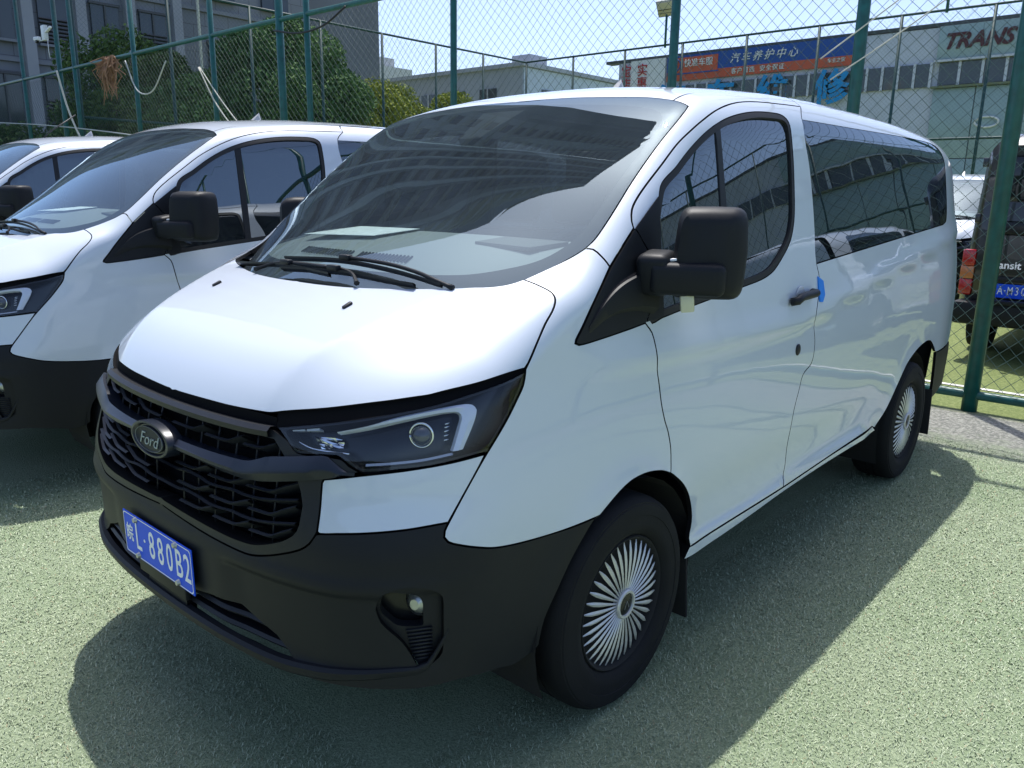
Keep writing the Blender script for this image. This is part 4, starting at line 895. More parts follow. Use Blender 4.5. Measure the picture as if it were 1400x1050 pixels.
# ------------------------------------------------------------------ ground
def gz(x, y): return -.017+.0085*max(0.0, -y-1.2)*(1.0 if y > -9 else 9/max(9, -y))
def turf_mat():
    m = bpy.data.materials.new('artificial_turf'); m.use_nodes = True; nt = m.node_tree; b = nt.nodes['Principled BSDF']
    b.inputs['Roughness'].default_value = .8; b.inputs['Specular IOR Level'].default_value = .25
    N = nt.nodes.new; Lk = nt.links.new
    tc = N('ShaderNodeTexCoord'); sep = N('ShaderNodeSeparateXYZ'); Lk(tc.outputs['Object'], sep.inputs[0])
    def noise(scale, detail=4, rough=.6):
        n = N('ShaderNodeTexNoise'); n.inputs['Scale'].default_value = scale; n.inputs['Detail'].default_value = detail; n.inputs['Roughness'].default_value = rough
        Lk(tc.outputs['Object'], n.inputs['Vector']); return n
    def ramp(src, stops):
        r = N('ShaderNodeValToRGB'); e = r.color_ramp.elements
        while len(e) < len(stops): e.new(.5)
        for k, (p, c_) in enumerate(stops): e[k].position = p; e[k].color = (*c_, 1)
        Lk(src, r.inputs[0]); return r
    fine = noise(150, 3, .7); mid = noise(9, 5, .65); big = noise(.8, 4, .6)
    base = ramp(fine.outputs[0], [(.30, (.185, .23, .145)), (.5, (.29, .345, .22)), (.72, (.43, .48, .33))])
    worn = ramp(big.outputs[0], [(.35, (.82, .90, .80)), (.7, (1.10, 1.08, 1.08))])
    mx = N('ShaderNodeMix'); mx.data_type = 'RGBA'; mx.blend_type = 'MULTIPLY'; mx.inputs[0].default_value = 1
    Lk(base.outputs[0], mx.inputs[6]); Lk(worn.outputs[0], mx.inputs[7])
    # bare grey strip along the fence, fresher green beyond it
    mr = N('ShaderNodeMapRange'); mr.inputs[1].default_value = -3.6; mr.inputs[2].default_value = -4.3
    ad = N('ShaderNodeMath'); ad.operation = 'MULTIPLY_ADD'; ad.inputs[1].default_value = 1.4
    Lk(mid.outputs[0], ad.inputs[0]); Lk(sep.outputs[0], ad.inputs[2])
    sb = N('ShaderNodeMath'); sb.operation = 'SUBTRACT'; sb.inputs[1].default_value = .7; Lk(ad.outputs[0], sb.inputs[0]); Lk(sb.outputs[0], mr.inputs[0])
    coarse = noise(42, 6, .75)
    grit = ramp(coarse.outputs[0], [(.32, (.10, .11, .10)), (.5, (.30, .30, .26)), (.66, (.56, .55, .48))])
    m2 = N('ShaderNodeMix'); m2.data_type = 'RGBA'; Lk(mr.outputs[0], m2.inputs[0]); Lk(mx.outputs[2], m2.inputs[6]); Lk(grit.outputs[0], m2.inputs[7])
    fresh = ramp(coarse.outputs[0], [(.3, (.09, .13, .04)), (.5, (.18, .225, .075)), (.7, (.31, .345, .14))])
    mr2 = N('ShaderNodeMapRange'); mr2.inputs[1].default_value = -4.85; mr2.inputs[2].default_value = -5.0; Lk(sep.outputs[0], mr2.inputs[0])
    m3 = N('ShaderNodeMix'); m3.data_type = 'RGBA'; Lk(mr2.outputs[0], m3.inputs[0]); Lk(m2.outputs[2], m3.inputs[6]); Lk(fresh.outputs[0], m3.inputs[7])
    Lk(m3.outputs[2], b.inputs['Base Color'])
    bp = N('ShaderNodeBump'); bp.inputs['Strength'].default_value = .9; bp.inputs['Distance'].default_value = .012
    Lk(fine.outputs[0], bp.inputs['Height']); Lk(bp.outputs[0], b.inputs['Normal'])
    return m
TURF = turf_mat()
xs = np.concatenate([np.linspace(-900, -40, 6), np.linspace(-30, 14, 45), np.linspace(40, 900, 6)]); ys = np.concatenate([np.linspace(-900, -40, 6), np.linspace(-30, 30, 61), np.linspace(40, 900, 6)])
V = [(x, y, gz(x, y)) for x in xs for y in ys]; ny = len(ys)
tag(mesh_obj('ground', V, [(i*ny+j, (i+1)*ny+j, (i+1)*ny+j+1, i*ny+j+1) for i in range(len(xs)-1) for j in range(ny-1)], TURF, smooth=True), kind='structure')
ln = mesh_obj('court_line', [(-5.93, -14, gz(0, -14)+.006), (-5.86, -14, gz(0, -14)+.006)]+[(-5.93+d, y, gz(0, y)+.006) for y in (-9, -5, -1.2, 0, 14) for d in (0, .07)],
              [(2*i, 2*i+1, 2*i+3, 2*i+2) for i in range(5)], mat('line_paint', (.62, .62, .58), .8, noise=(9, .25))); tag(ln, kind='structure')
# loose turf fibres where the lens can tell them apart
def fibres():
    r = np.random.default_rng(3); n = 520000
    x = r.uniform(-4.0, 2.6, n); y = r.uniform(-2.6, 3.2, n)
    d = np.hypot(x-CAM[0], y-CAM[1]); dx, dy = x-CAM[0], y-CAM[1]
    fwd = dx*math.cos(yaw)+dy*math.sin(yaw); lat = -dx*math.sin(yaw)+dy*math.cos(yaw)
    k = (fwd > .6) & (np.abs(lat) < fwd*.78+.2) & (r.random(n) < np.clip(2.6/d, .12, 1)) & ~((np.abs(y) < .72) & (x < .75))
    x, y = x[k], y[k]; n = len(x)
    a = r.uniform(0, 2*np.pi, n); ln_ = r.uniform(.007, .016, n); h = r.uniform(.003, .009, n); w = r.uniform(.0007, .0013, n)*np.clip(d[k]/2.2, 1, 2)
    z = -.017+.0085*np.maximum(0, -y-1.2)
    ca, sa = np.cos(a), np.sin(a); b = a+r.normal(0, .7, n); cb, sb = np.cos(b), np.sin(b)
    P = np.empty((n, 5, 3))
    P[:, 0] = np.stack([x-sa*w, y+ca*w, z], 1); P[:, 1] = np.stack([x+sa*w, y-ca*w, z], 1)
    mx_, my_ = x+ca*ln_*.5, y+sa*ln_*.5
    P[:, 2] = np.stack([mx_+sa*w, my_-ca*w, z+h], 1); P[:, 3] = np.stack([mx_-sa*w, my_+ca*w, z+h], 1)
    P[:, 4] = np.stack([mx_+cb*ln_*.55, my_+sb*ln_*.55, z+h*r.uniform(.3, 1.0, n)], 1)
    me = bpy.data.meshes.new('turf_fibres'); me.vertices.add(n*5); me.vertices.foreach_set('co', P.ravel())
    i0 = np.arange(n)*5
    lp_ = np.stack([i0, i0+1, i0+2, i0+3, i0+3, i0+2, i0+4], 1).ravel()
    me.loops.add(n*7); me.loops.foreach_set('vertex_index', lp_); me.polygons.add(n*2)
    st = np.stack([np.arange(n)*7, np.arange(n)*7+4], 1).ravel(); me.polygons.foreach_set('loop_start', st)
    ca_ = me.color_attributes.new('tone', 'FLOAT_COLOR', 'POINT')
    t = r.random(n)**1.1; c1 = np.array([.18, .24, .145]); c2 = np.array([.49, .55, .37])
    c_ = c1+(c2-c1)*t[:, None]; c_[r.random(n) < .02] = [.34, .28, .16]
    ca_.data.foreach_set('color', np.repeat(np.concatenate([c_, np.ones((n, 1))], 1), 5, axis=0).ravel())
    m = mat('turf_fibre', (.2, .25, .15), .65); nt = m.node_tree; at_ = nt.nodes.new('ShaderNodeAttribute'); at_.attribute_name = 'tone'
    nt.links.new(at_.outputs['Color'], nt.nodes['Principled BSDF'].inputs['Base Color'])
    me.materials.append(m); me.update(); me.validate()
    o = link(bpy.data.objects.new('turf_fibres', me)); tag(o, 'short pale green artificial turf fibres lying on the ground', 'turf', kind='stuff')
fibres()

# ------------------------------------------------------------------ vans
van = make_van()
van.location = (0, 0, 0)
tp = on_body([(-1.375, .953, 1.28), (-1.432, .955, 1.258), (-1.440, .965, 1.20), (-1.405, .969, 1.172), (-1.375, .968, 1.175)], (0, 1, 0), .004)
mesh_obj('foam_strip', list(tp)+[p-np.array([0, .006, 0]) for p in tp], [(0, 1, 2, 3, 4)]+[(i, i+5, (i+1) % 5+5, (i+1) % 5) for i in range(5)], BLUET, van)
tag(van, 'white van with blue front number plate and a blue foam strip on its door edge', 'van', 'white vans of one model parked on the turf')
# papers lying on the dash
pp = [(.06, -.62, 1.425), (-.20, -.58, 1.452), (-.16, -.16, 1.458), (.02, -.22, 1.434)]
SK = ('number_plate', 'foam_strip', 'protective_film')
van2 = copy_tree(van, None, SK); van2.location = (-.0142, -3.1437, .012+.005); van2.rotation_euler = (0, 0, -.0221)
van2['label'] = 'white van between two other white vans in front of the tall green fence'
van3 = copy_tree(van, None, SK); van3.location = (-.18, -6.55, .04); van3.rotation_euler = (0, 0, -.02)
van3['label'] = 'white van with a thin whip aerial on its roof, last of the row'
tube('whip_aerial', [(-.75, .2, 2.0), (-.80, .2, 2.06), (-1.06, .2, 2.24)], .006, SATINB, van3, 6)
vanb = copy_tree(van, None, SK); vanb.location = (-12.6, -1.35, -.017+.017); vanb.rotation_euler = (0, 0, .05)
vanb['label'] = 'white van standing beyond the fence beside the black van'
vand = copy_tree(van, None, SK); vand.location = (-11.2, 3.85, 0); vand.rotation_euler = (0, 0, math.pi)
vand['label'] = 'white van turned tail to the fence, mirrored in the dark side glass'
for v_, pos in ((van, (0, 0)), (van2, (0, 0))):
    sh = mesh_obj('paper_sheet', pp+[(x, y, z-.002) for x, y, z in pp], [(0, 1, 2, 3), (7, 6, 5, 4)]+[(i, i+4, (i+1) % 4+4, (i+1) % 4) for i in range(4)], PAPER)
    sh.matrix_world = Matrix.LocRotScale(v_.location, v_.rotation_euler, None)
    tag(sh, 'creased white paper on the dash of the van with the blue number plate' if v_ is van else 'creased white paper on the dash of the white van parked between two others', 'paper')

# ------------------------------------------------------------------ fences
TEAL = mat('fence_green_enamel', (.006, .085, .078), .38, noise=(14, .25), bump=(160, .25, .001))
WIRE = mat('green_coated_wire', (.03, .075, .07), .45)
def wires(name, axis, fixed, a0, a1, z0, z1, pitch, th, m, parent, seg, amp, seed):
    r = np.random.default_rng(seed); H = z1-z0; V = []; Fc = []
    Pn = [r.uniform(.4, 1.6, 4), r.uniform(0, 6.28, 4)]
    base = 0; allV = []; allF = []
    for s in (1, -1):
        for st in np.arange(a0-H if s > 0 else a0, a1 if s > 0 else a1+H, pitch):
            t0 = max(0, (a0-st)/s) if s > 0 else max(0, st-a1); t1 = min(H, (a1-st)) if s > 0 else min(H, st-a0)
            if t1-t0 < .05: continue
            k = max(2, int((t1-t0)/seg)+1); t = np.linspace(t0, t1, k); a = st+s*t; z = z0+t
            dev = amp*(np.sin(a*Pn[0][0]*2+Pn[1][0])*np.sin(z*Pn[0][1]*2+Pn[1][1])+.5*np.sin(a*Pn[0][2]*5+Pn[1][2])*np.sin(z*3+Pn[1][3]))
            a = a+amp*.35*np.sin(z*7+a*4)+r.normal(0, amp*.06, k); z = z+amp*.35*np.sin(a*9)
            f = fixed+dev+s*th*.6
            P = np.stack([f, a, z], 1) if axis == 'y' else np.stack([a, f, z], 1)
            e = [np.array([th, 0, 0]), np.array([-th*.5, th*.6, -s*th*.6]), np.array([-th*.5, -th*.6, s*th*.6])] if axis == 'y' else [np.array([0, th, 0]), np.array([th*.6, -th*.5, -s*th*.6]), np.array([-th*.6, -th*.5, s*th*.6])]
            allV.append(np.stack([P+q for q in e], 1).reshape(-1, 3))
            i = np.arange(k-1)[:, None]*3+base
            for u in range(3):
                w = (u+1) % 3; allF.append(np.concatenate([i+u, i+w, i+3+w, i+3+u], 1))
            base += 3*k
    V = np.concatenate(allV); Q = np.concatenate(allF)
    me = bpy.data.meshes.new(name); me.vertices.add(len(V)); me.vertices.foreach_set('co', V.ravel())
    me.loops.add(Q.size); me.loops.foreach_set('vertex_index', Q.ravel().astype(np.int32)); me.polygons.add(len(Q)); me.polygons.foreach_set('loop_start', np.arange(len(Q))*4)
    me.materials.append(m); me.update()
    o = link(bpy.data.objects.new(name, me), parent); o['kind'] = 'stuff'
    return o
def post(parent, x, y, d, h):
    g = gz(x, y); tube('post', [(x, y, g-.1), (x, y, g+h)], d/2, TEAL, parent, 14)
near = empty('chain_link_fence', (0, 0, 0)); tag(near, 'tall green chain-link fence with thick posts standing close behind the parked vans', 'fence')
for y, d in ((12.5, .08), (9.6, .08), (6.7, .08), (3.8, .08), (.89, .115), (-.27, .10), (-1.99, .085), (-4.96, .08), (-7.9, .085), (-8.58, .112), (-10.54, .085), (-13.4, .085), (-16.2, .085), (-17.0, .10), (-19.2, .085), (-21.7, .085), (-24.6, .085)):
    post(near, -5.0, y, d, 5.9)
for z, r_ in ((.13, .036), (3.96, .036), (5.88, .03)): tube('rail', [(-5.0, y, z+gz(-5, y)) for y in (13, 6, 0, -1.2, -5, -9, -16, -25)], r_, TEAL, near, 10)
wires('wire_mesh', 'y', -5.045, -24.6, 12.6, .10, 3.95, .112, .0022, WIRE, near, .16, .018, 5)
TEALD = mat('fence_green_backlit', (.004, .045, .043), .5)  # darker copy of the enamel green, backlit shade put into the colour
far = empty('court_fence', (0, 0, 0)); tag(far, 'slender green wire fence enclosing the far side of the lane before the signed building', 'fence')
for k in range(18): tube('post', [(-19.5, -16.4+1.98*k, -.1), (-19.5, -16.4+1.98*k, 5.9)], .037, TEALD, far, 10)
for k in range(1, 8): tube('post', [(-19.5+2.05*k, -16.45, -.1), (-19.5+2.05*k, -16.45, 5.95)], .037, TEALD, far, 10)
for z in (3.0, 5.87):
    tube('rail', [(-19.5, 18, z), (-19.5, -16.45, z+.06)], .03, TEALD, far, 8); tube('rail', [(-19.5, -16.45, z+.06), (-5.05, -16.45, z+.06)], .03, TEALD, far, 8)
wires('wire_mesh', 'y', -19.53, -16.4, 17.9, .1, 5.85, .1, .0016, WIRE, far, .8, .02, 8)
wires('wire_mesh', 'x', -16.48, -19.5, -5.1, .1, 5.85, .1, .0016, WIRE, far, .8, .02, 9)
# floodlights on the far fence
for k, (y, z) in enumerate(((-11.05, 6.75), (-3.55, 6.75))):
    f = empty('floodlight', (-19.5, y, z)); tag(f, 'square floodlight on a fence bracket above the blue and orange shop sign' if k == 0 else 'square floodlight on a fence bracket near the reddish TRANS lettering', 'floodlight', 'floodlights on the fence')
    box('lamp_case', (0, 0, .18), (.14, .62, .46), mat('lamp_grey', (.42, .42, .40), .5), f, .03, (0, .5, 0)); box('lamp_face', (.085, 0, .14), (.02, .52, .36), mat('lamp_reflector_pane', (.55, .50, .34), .3), f, .01, (0, .5, 0))
    for j in range(4): box('reflector_fin', (.10, 0, .02+.09*j), (.012, .50, .012), SATINB, f, rot=(0, .5, 0))
    tube('bracket', [(0, 0, -.9), (0, 0, 0)], .035, TEAL, f, 8)
# ------------------------------------------------------------------ black van beyond the fence
BLK = mat('black_van_paint', (.008, .009, .010), .4, coat=1.0)
def black_van():
    v = empty('black_van', (-7.45, 1.13, -.017), math.pi)       # local x forward, rear face at x = 0
    tag(v, 'black van seen from behind through the fence, blue plate and red tail lamp', 'van')
    secs = [(-.02, .90, 2.16, .55), (.06, .97, 2.24, .50), (.4, .985, 2.30, .48), (2.6, .985, 2.33, .48), (3.3, .98, 2.26, .48), (3.75, .96, 1.98, .48), (4.15, .95, 1.45, .48), (4.3, .93, 1.35, .48), (4.85, .86, 1.12, .48), (5.0, .75, .95, .5)]
    def ring(x, w, h, b):
        pts = []
        for (cy, cz, ry, rz, a0) in ((w-.16, h-.22, .16, .22, 0), (-(w-.16), h-.22, .16, .22, 90), (-(w-.06), b+.08, .06, .08, 180), (w-.06, b+.08, .06, .08, 270)):
            for k in range(6):
                t = math.radians(a0+90*k/5); y = cy+ry*math.cos(t); z = cz+rz*math.sin(t)
                y *= 1-.11*max(0, (z-1.15))/1.1
                pts.append((x, y, z))
        return pts
    rows = [ring(*s) for s in secs]; n = len(rows[0]); V = sum(rows, []); Fc = []
    for i in range(len(rows)-1):
        for k in range(n): Fc.append((i*n+k, i*n+(k+1) % n, (i+1)*n+(k+1) % n, (i+1)*n+k))
    Fc.append(tuple(range(n))); Fc.append(tuple((len(rows)-1)*n+k for k in range(n))[::-1])
    o = mesh_obj('body', V, Fc, BLK, v, smooth=True)
    bm = bmesh.new(); bm.from_mesh(o.data); bmesh.ops.recalc_face_normals(bm, faces=bm.faces); bm.to_mesh(o.data); bm.free(); o.data.set_sharp_from_angle(angle=math.radians(40))
    for s in (1, -1):
        d = empty('rear_door'); d.parent = v
        box('door_skin', (-.03, .425*s, 1.12), (.035, .83, 1.0), BLK, d, .012); box('door_glass', (-.028, .41*s, 1.83), (.03, .70, .46), SGLASS_D, d, .03)
        box('door_recess', (-.052, .41*s, 1.36), (.012, .62, .14), GLOSSB, d, .02)
        for z in (.85, 1.45, 2.0): box('hinge', (-.035, .88*s, z), (.05, .05, .09), BLK, d, .01)
        t = empty('tail_lamp'); t.parent = v
        RED = mat('lamp_red', (.42, .012, .012), .2, coat=.8); AMB = mat('lamp_amber', (.50, .16, .05), .2, coat=.8)
        box('red_lens', (-.03, .905*s, 1.05), (.07, .125, .17), RED, t, .02); box('amber_lens', (-.03, .905*s, .90), (.07, .125, .13), AMB, t, .01); box('red_lens', (-.03, .905*s, .75), (.07, .125, .17), RED, t, .02)
        for x in (.85, 4.0):
            w = lathe('wheel', [(.0, .04*s), (.19, .05*s), (.20, .10*s), (.24, .115*s), (.33, .10*s), (.345, .06*s), (.345, -.10*s), (.2, -.1*s)], [RUBBER], v, 36); w.location = (x, .86*s, .345)
        box('side_window', (1.7, .905*s, 1.66), (2.3, .03, .52), SGLASS_D, v, .05, (.10*s, 0, 0)); box('cab_window', (3.45, .915*s, 1.62), (.75, .03, .42), SGLASS_D, v, .05, (.10*s, 0, 0))
    box('rear_bumper', (-.10, 0, .50), (.26, 1.95, .24), BLACKP, v, .05); box('bumper_step', (-.20, 0, .63), (.12, 1.3, .04), BLACKP, v, .01)
    box('underbody', (2.4, 0, .46), (4.4, 1.7, .2), LINER, v, .03); box('licence_lamp', (-.06, .46, .85), (.04, .50, .05), SATINB, v, .01)
    pm = frame((-.068, .46, .735), (0, -1, 0), (0, 0, 1))
    pl = empty('number_plate'); pl.parent = v
    bm = bmesh.new(); bm_box(bm, (0, 0, 0), (.44, .14, .006), .002)
    for q in bm.verts: q.co = pm @ q.co
    bm_obj('plate_sheet', bm, PLATE, pl)
    for ch, x, sz, xs_ in (('\u7696', -.178, .062, .8), ('A', -.118, .115, .66), ('\u00b7', -.075, .09, 1), ('M', -.030, .115, .60), ('3', .030, .115, .66), ('0', .086, .115, .66)):
        text_obj('plate_character', ch, sz, PWHITE, pl, pm @ Matrix.Translation((x, 0, .0042)) @ Matrix.Diagonal((xs_, 1, 1, 1)), .0005, bold=.0008)
    text_obj('lettering', 'Transit', .105, CHROME, v, frame((-.058, .58, .99), (0, -1, 0), (0, 0, 1)), .004, bold=.002)
    m = box('side_mirror', (3.95, 1.12, 1.45), (.12, .20, .28), BLACKP, v, .05); m = box('side_mirror', (3.95, -1.12, 1.45), (.12, .20, .28), BLACKP, v, .05)
    return v
SGLASS_D = mat('dark_window_glass', (.012, .014, .016), .05, spec=.6)
black_van()

# ------------------------------------------------------------------ signed building
CLAD = mat('grey_metal_cladding', (.54, .57, .66), .5, noise=(1.5, .06))
DGLASS = mat('building_window_glass', (.05, .06, .07), .08, spec=.6)
GGREEN = mat('green_glass_wall', (.30, .40, .42), .25, noise=(.6, .10)); ALU = mat('aluminium_frame', (.55, .56, .56), .4, .5)
SBLUE = mat('sign_blue', (.008, .07, .34), .5); SORAN = mat('sign_orange', (.55, .10, .04), .5); CBLUE = mat('letter_cyan_blue', (.0, .26, .62), .45)
SWHT = mat('sign_white', (.78, .79, .80), .5); DRED = mat('letter_dark_red', (.075, .012, .016), .5); LRED = mat('letter_red', (.50, .02, .03), .5)
BX = -30.0
sb_ = empty('service_building', (BX, 0, 0)); tag(sb_, 'long grey two-storey service building with blue and orange sign and green glass end', 'building')
box('wall', (-6, -13.2, 3.72), (12, 13.4, 7.5), CLAD, sb_); box('wall', (-6, 14, 3.75), (12, 41, 7.56), CLAD, sb_)
box('parapet', (-.2, 7, 7.56), (.5, 55.2, .12), mat('parapet_dark', (.05, .055, .06), .5), sb_)
def bwin(y0_, y1_, z0, z1, step, parent=sb_, x=.03):
    n = max(1, int(round((y1_-y0_)/step))); w = (y1_-y0_)/n
    for k in range(n):
        yc_ = y0_+w*(k+.5); f = box('window', (x+.01, yc_, (z0+z1)/2), (.10, w-.10, z1-z0), DGLASS, parent)
        box('mullion', (x+.06, yc_+w/2, (z0+z1)/2), (.10, .09, z1-z0+.06), ALU, parent)
bwin(-16.4, -6.6, 5.52, 6.30, .55); bwin(-6.4, 12, 5.55, 6.32, .70); bwin(12.2, 32, 5.55, 6.32, .95)
bwin(-16.4, -6.8, 1.2, 2.6, 1.6)
gl = empty('glass_end'); gl.parent = sb_
for k in range(14):                                            # storey-high green glass panels below and a plain one above
    yk = -6.45+1.35*k
    for j, (z0, z1) in enumerate(((.6, 3.05), (3.08, 5.42))): box('glass_panel', (.10, yk+.67, (z0+z1)/2), (.08, 1.32, z1-z0), GGREEN, gl, .01)
    box('fascia_panel', (.14, yk+.67, 6.90), (.14, 1.34, 1.12), GGREEN, gl, .008)
box('ledge', (.18, 3, 6.33), (.24, 19, .07), ALU, gl); box('ledge', (.18, 3, 5.47), (.24, 19, .07), mat('ledge_olive', (.16, .18, .10), .6), gl)
def stxt(name, s, y, z, size, m, x=.25, **k): return text_obj(name, s, size, m, sb_, frame((x, y, z), (0, 1, 0), (0, 0, 1)), .02, **k)
sg = empty('sign_board'); sg.parent = sb_
box('blue_board', (.08, -13.15, 7.17), (.10, 8.3, .66), SBLUE, sg); box('orange_board', (.08, -13.15, 6.665), (.104, 8.3, .35), SORAN, sg)
box('logo_board', (.13, -16.05, 7.10), (.06, 2.35, .62), SORAN, sg, .0); box('trim_strip', (.135, -16.05, 6.765), (.05, 2.45, .05), SBLUE, sg); 
stxt('sign_lettering', '\u6c7d\u8f66\u517b\u62a4\u4e2d\u5fc3', -12.9, 7.15, .40, SWHT, .16, shear=.25, spacing=1.45)
stxt('sign_lettering', '\u5feb\u51c6\u8f66\u670d', -15.75, 7.14, .34, SWHT, .19); stxt('sign_lettering', 'S', -16.85, 7.12, .42, SBLUE, .19, bold=.02)
rg_ = [(.19, -16.85+.24*math.cos(t), 7.12+.24*math.sin(t)) for t in np.linspace(0, 6.283, 24)]; tube('logo_ring', rg_, .025, SBLUE, sg, 5)
stxt('sign_lettering', '\u5ba2\u6237\u9996\u9009  \u5b89\u5168\u4fdd\u8bc1', -13.1, 6.66, .24, SWHT, .16, spacing=1.2); stxt('sign_lettering', '\u8f66\u4e3b\u4e4b\u5bb6', -9.95, 6.70, .17, SWHT, .16)
for ch, y in zip('\u6c7d\u8f66\u7ef4\u4fee', (-16.9, -14.6, -12.35, -10.0)): stxt('big_letter', ch, y, 5.66, 1.32, CBLUE, .28, bold=.035)
box('notice_board', (.08, -18.3, 6.9), (.08, 1.8, 1.2), SWHT, sb_)
for ch, y, z in (('\u5b9d', -19.4, 7.05), ('\u5e97', -19.4, 6.5), ('\u5b9e', -18.55, 7.05), ('\u60e0', -18.55, 6.5)): stxt('notice_letter', ch, y, z, .55, LRED, .15)
stxt('trans_letters', 'TRANS', -5.25, 6.92, .70, DRED, .24, shear=.3, xs=1.0, bold=.02, spacing=.95); stxt('trans_letters', '\u552e', -3.55, 6.95, .62, DRED, .24); stxt('trans_letters', '\u540e', -2.75, 6.95, .62, DRED, .24)
tube('oval_emblem', [(.2, -4.62+.36*math.cos(t), 4.25+.17*math.sin(t)) for t in np.linspace(0, 6.283, 30)], .035, SWHT, sb_, 6)
tube('downpipe', [(.2, -2.6, 5.4), (.2, -2.6, 1.0)], .06, SWHT, sb_, 8)

# ------------------------------------------------------------------ low grey building
GB = mat('grey_render_wall', (.36, .39, .45), .8, noise=(.4, .08)); GBL = mat('pale_blue_wall', (.50, .58, .68), .8, noise=(.3, .05))
lb_ = empty('low_grey_building', (-38.5, -33.2, 0)); tag(lb_, 'low flat-roofed grey building with a pale blue flank behind the hedge', 'building')
box('wall', (-9, -15, 4.8), (18, 30, 9.6), GB, lb_); box('flank_wall', (-9, .03, 4.78), (17.9, .12, 9.5), GBL, lb_); box('parapet', (-9, -15, 9.7), (18.5, 30.6, .25), GB, lb_); box('stair_head', (-3.2, -2.2, 10.2), (1.8, 1.6, 1.1), GB, lb_)
for k in range(9):
    for z in (7.6, 4.4, 1.4):
        w = box('window', (.03, -3-2.9*k, z), (.10, 1.5, 1.6), DGLASS, lb_); box('window_bar', (.07, 0, 0), (.05, .08, 1.6), ALU, w)
for k in range(5): box('flank_window', (-2.5-3*k, .10, 7.6), (1.4, .10, 1.5), DGLASS, lb_)
tw = empty('pale_tower', (-62, -78, 0)); tag(tw, 'small pale tower block far beyond the hedge', 'building')
box('wall', (0, 0, 8), (7, 7, 16), mat('pale_concrete', (.52, .54, .56), .8), tw); box('roof_box', (0, 0, 16.6), (4, 4, 1.2), mat('pale_concrete_roof', (.45, .47, .5), .8), tw)
for k in range(3): box('window', (3.52, -2+2*k, 13), (.1, 1, 1.4), DGLASS, tw)

# ------------------------------------------------------------------ tall grey apartment block
def stone(name, c1, c2):
    m = mat(name, c1, .7, noise=(.8, .10)); nt = m.node_tree; b = nt.nodes['Principled BSDF']
    tc = nt.nodes.new('ShaderNodeTexCoord'); mp = nt.nodes.new('ShaderNodeMapping'); mp.inputs['Rotation'].default_value = (math.pi/2, 0, 0)
    br = nt.nodes.new('ShaderNodeTexBrick'); br.offset = .5; br.inputs['Color1'].default_value = (*c1, 1); br.inputs['Color2'].default_value = (*c2, 1); br.inputs['Mortar'].default_value = (.09, .09, .10, 1)
    br.inputs['Scale'].default_value = 1.0; br.inputs['Mortar Size'].default_value = .012; br.inputs['Brick Width'].default_value = 1.2; br.inputs['Row Height'].default_value = .6
    nt.links.new(tc.outputs['Object'], mp.inputs[0]); nt.links.new(mp.outputs[0], br.inputs[0]); nt.links.new(br.outputs[0], b.inputs['Base Color'])
    return m
STONE = stone('grey_stone_cladding', (.21, .22, .245), (.185, .195, .22)); STONE2 = mat('stone_panel_grey', (.205, .215, .24), .7, noise=(.7, .12)); DKF = mat('dark_window_frame', (.06, .062, .068), .5); PILW = mat('pale_pilaster', (.30, .31, .335), .7, noise=(.5, .08))
ap = empty('apartment_block', (0, -36, 0)); tag(ap, 'tall grey stone-clad apartment block with louvred windows behind the left fence', 'building')
HB = 88.0
box('wall', (-16.2, -7, HB/2), (16.6, 14, HB), STONE, ap); box('end_wall', (-26.9, -7.6, HB/2-1), (5.5, 14, HB-2), mat('end_wall_grey', (.15, .16, .185), .75, noise=(.5, .08)), ap); box('parapet', (-16.2, -7, HB+.5), (17.2, 14.6, 1.0), STONE2, ap)
LOUV = mat('louvre_dark', (.035, .037, .042), .5)
wbox = {}
def bay(x, z, w, h, louv):
    k = (w, h, louv)
    if k in wbox:
        c_ = copy_tree(wbox[k], ap); c_.location = (x, .06, z); return
    o = box('window', (x, .06, z), (w, .16, h), DGLASS, ap)
    box('window_frame', (0, .10, h/2), (w+.16, .14, .10), DKF, o); box('window_sill', (0, .12, -h/2), (w+.16, .20, .10), STONE2, o); box('window_mullion', (0, .09, 0), (.07, .12, h), DKF, o)
    if louv:
        for j in range(7): box('louvre', (0, .13, -h/2+.12+j*.15), (w, .10, .05), LOUV, o, rot=(.5, 0, 0))
    wbox[k] = o
for fl in range(25):
    z = 4.9+3.25*fl
    for kx, x in enumerate((-9.7, -11.8, -13.9, -16.0)): bay(x, z+.2, 1.15, 2.0, kx % 2 == 1)
    for x in (-19.4, -22.4): bay(x, z-.3, 1.5, 1.3, False)
for x in (-8.2, -10.75, -12.85, -14.95, -17.1): box('pilaster', (x, .16, 3.4+(HB-3.4)/2), (.42, .42, HB-3.4), PILW if x < -5 else STONE2, ap)
for k in range(26): box('string_course', (-16.2, .05, 3.4+3.25*k), (16.7, .18, .16), STONE2, ap)
for k in range(24): box('balcony', (-7.55, -1.6, 5.2+3.25*k), (1.1, 3.2, 1.1), PILW, ap)
pnl = None
for j in range(5):
    for i in range(13):
        x = -23.9+1.2*i+(.6 if j % 2 else 0); z = .35+.62*j
        if pnl is None: pnl = box('stone_panel', (x, .04, z), (1.17, .12, .59), STONE2, ap, .012, smooth=False)
        else:
            q = pnl.copy(); link(q, ap); q.location = (x, .04+.006*((i*7+j*3) % 3), z)
tube('downpipe', [(-18.1, .35, HB), (-18.1, .35, .2)], .07, SWHT, ap, 8)

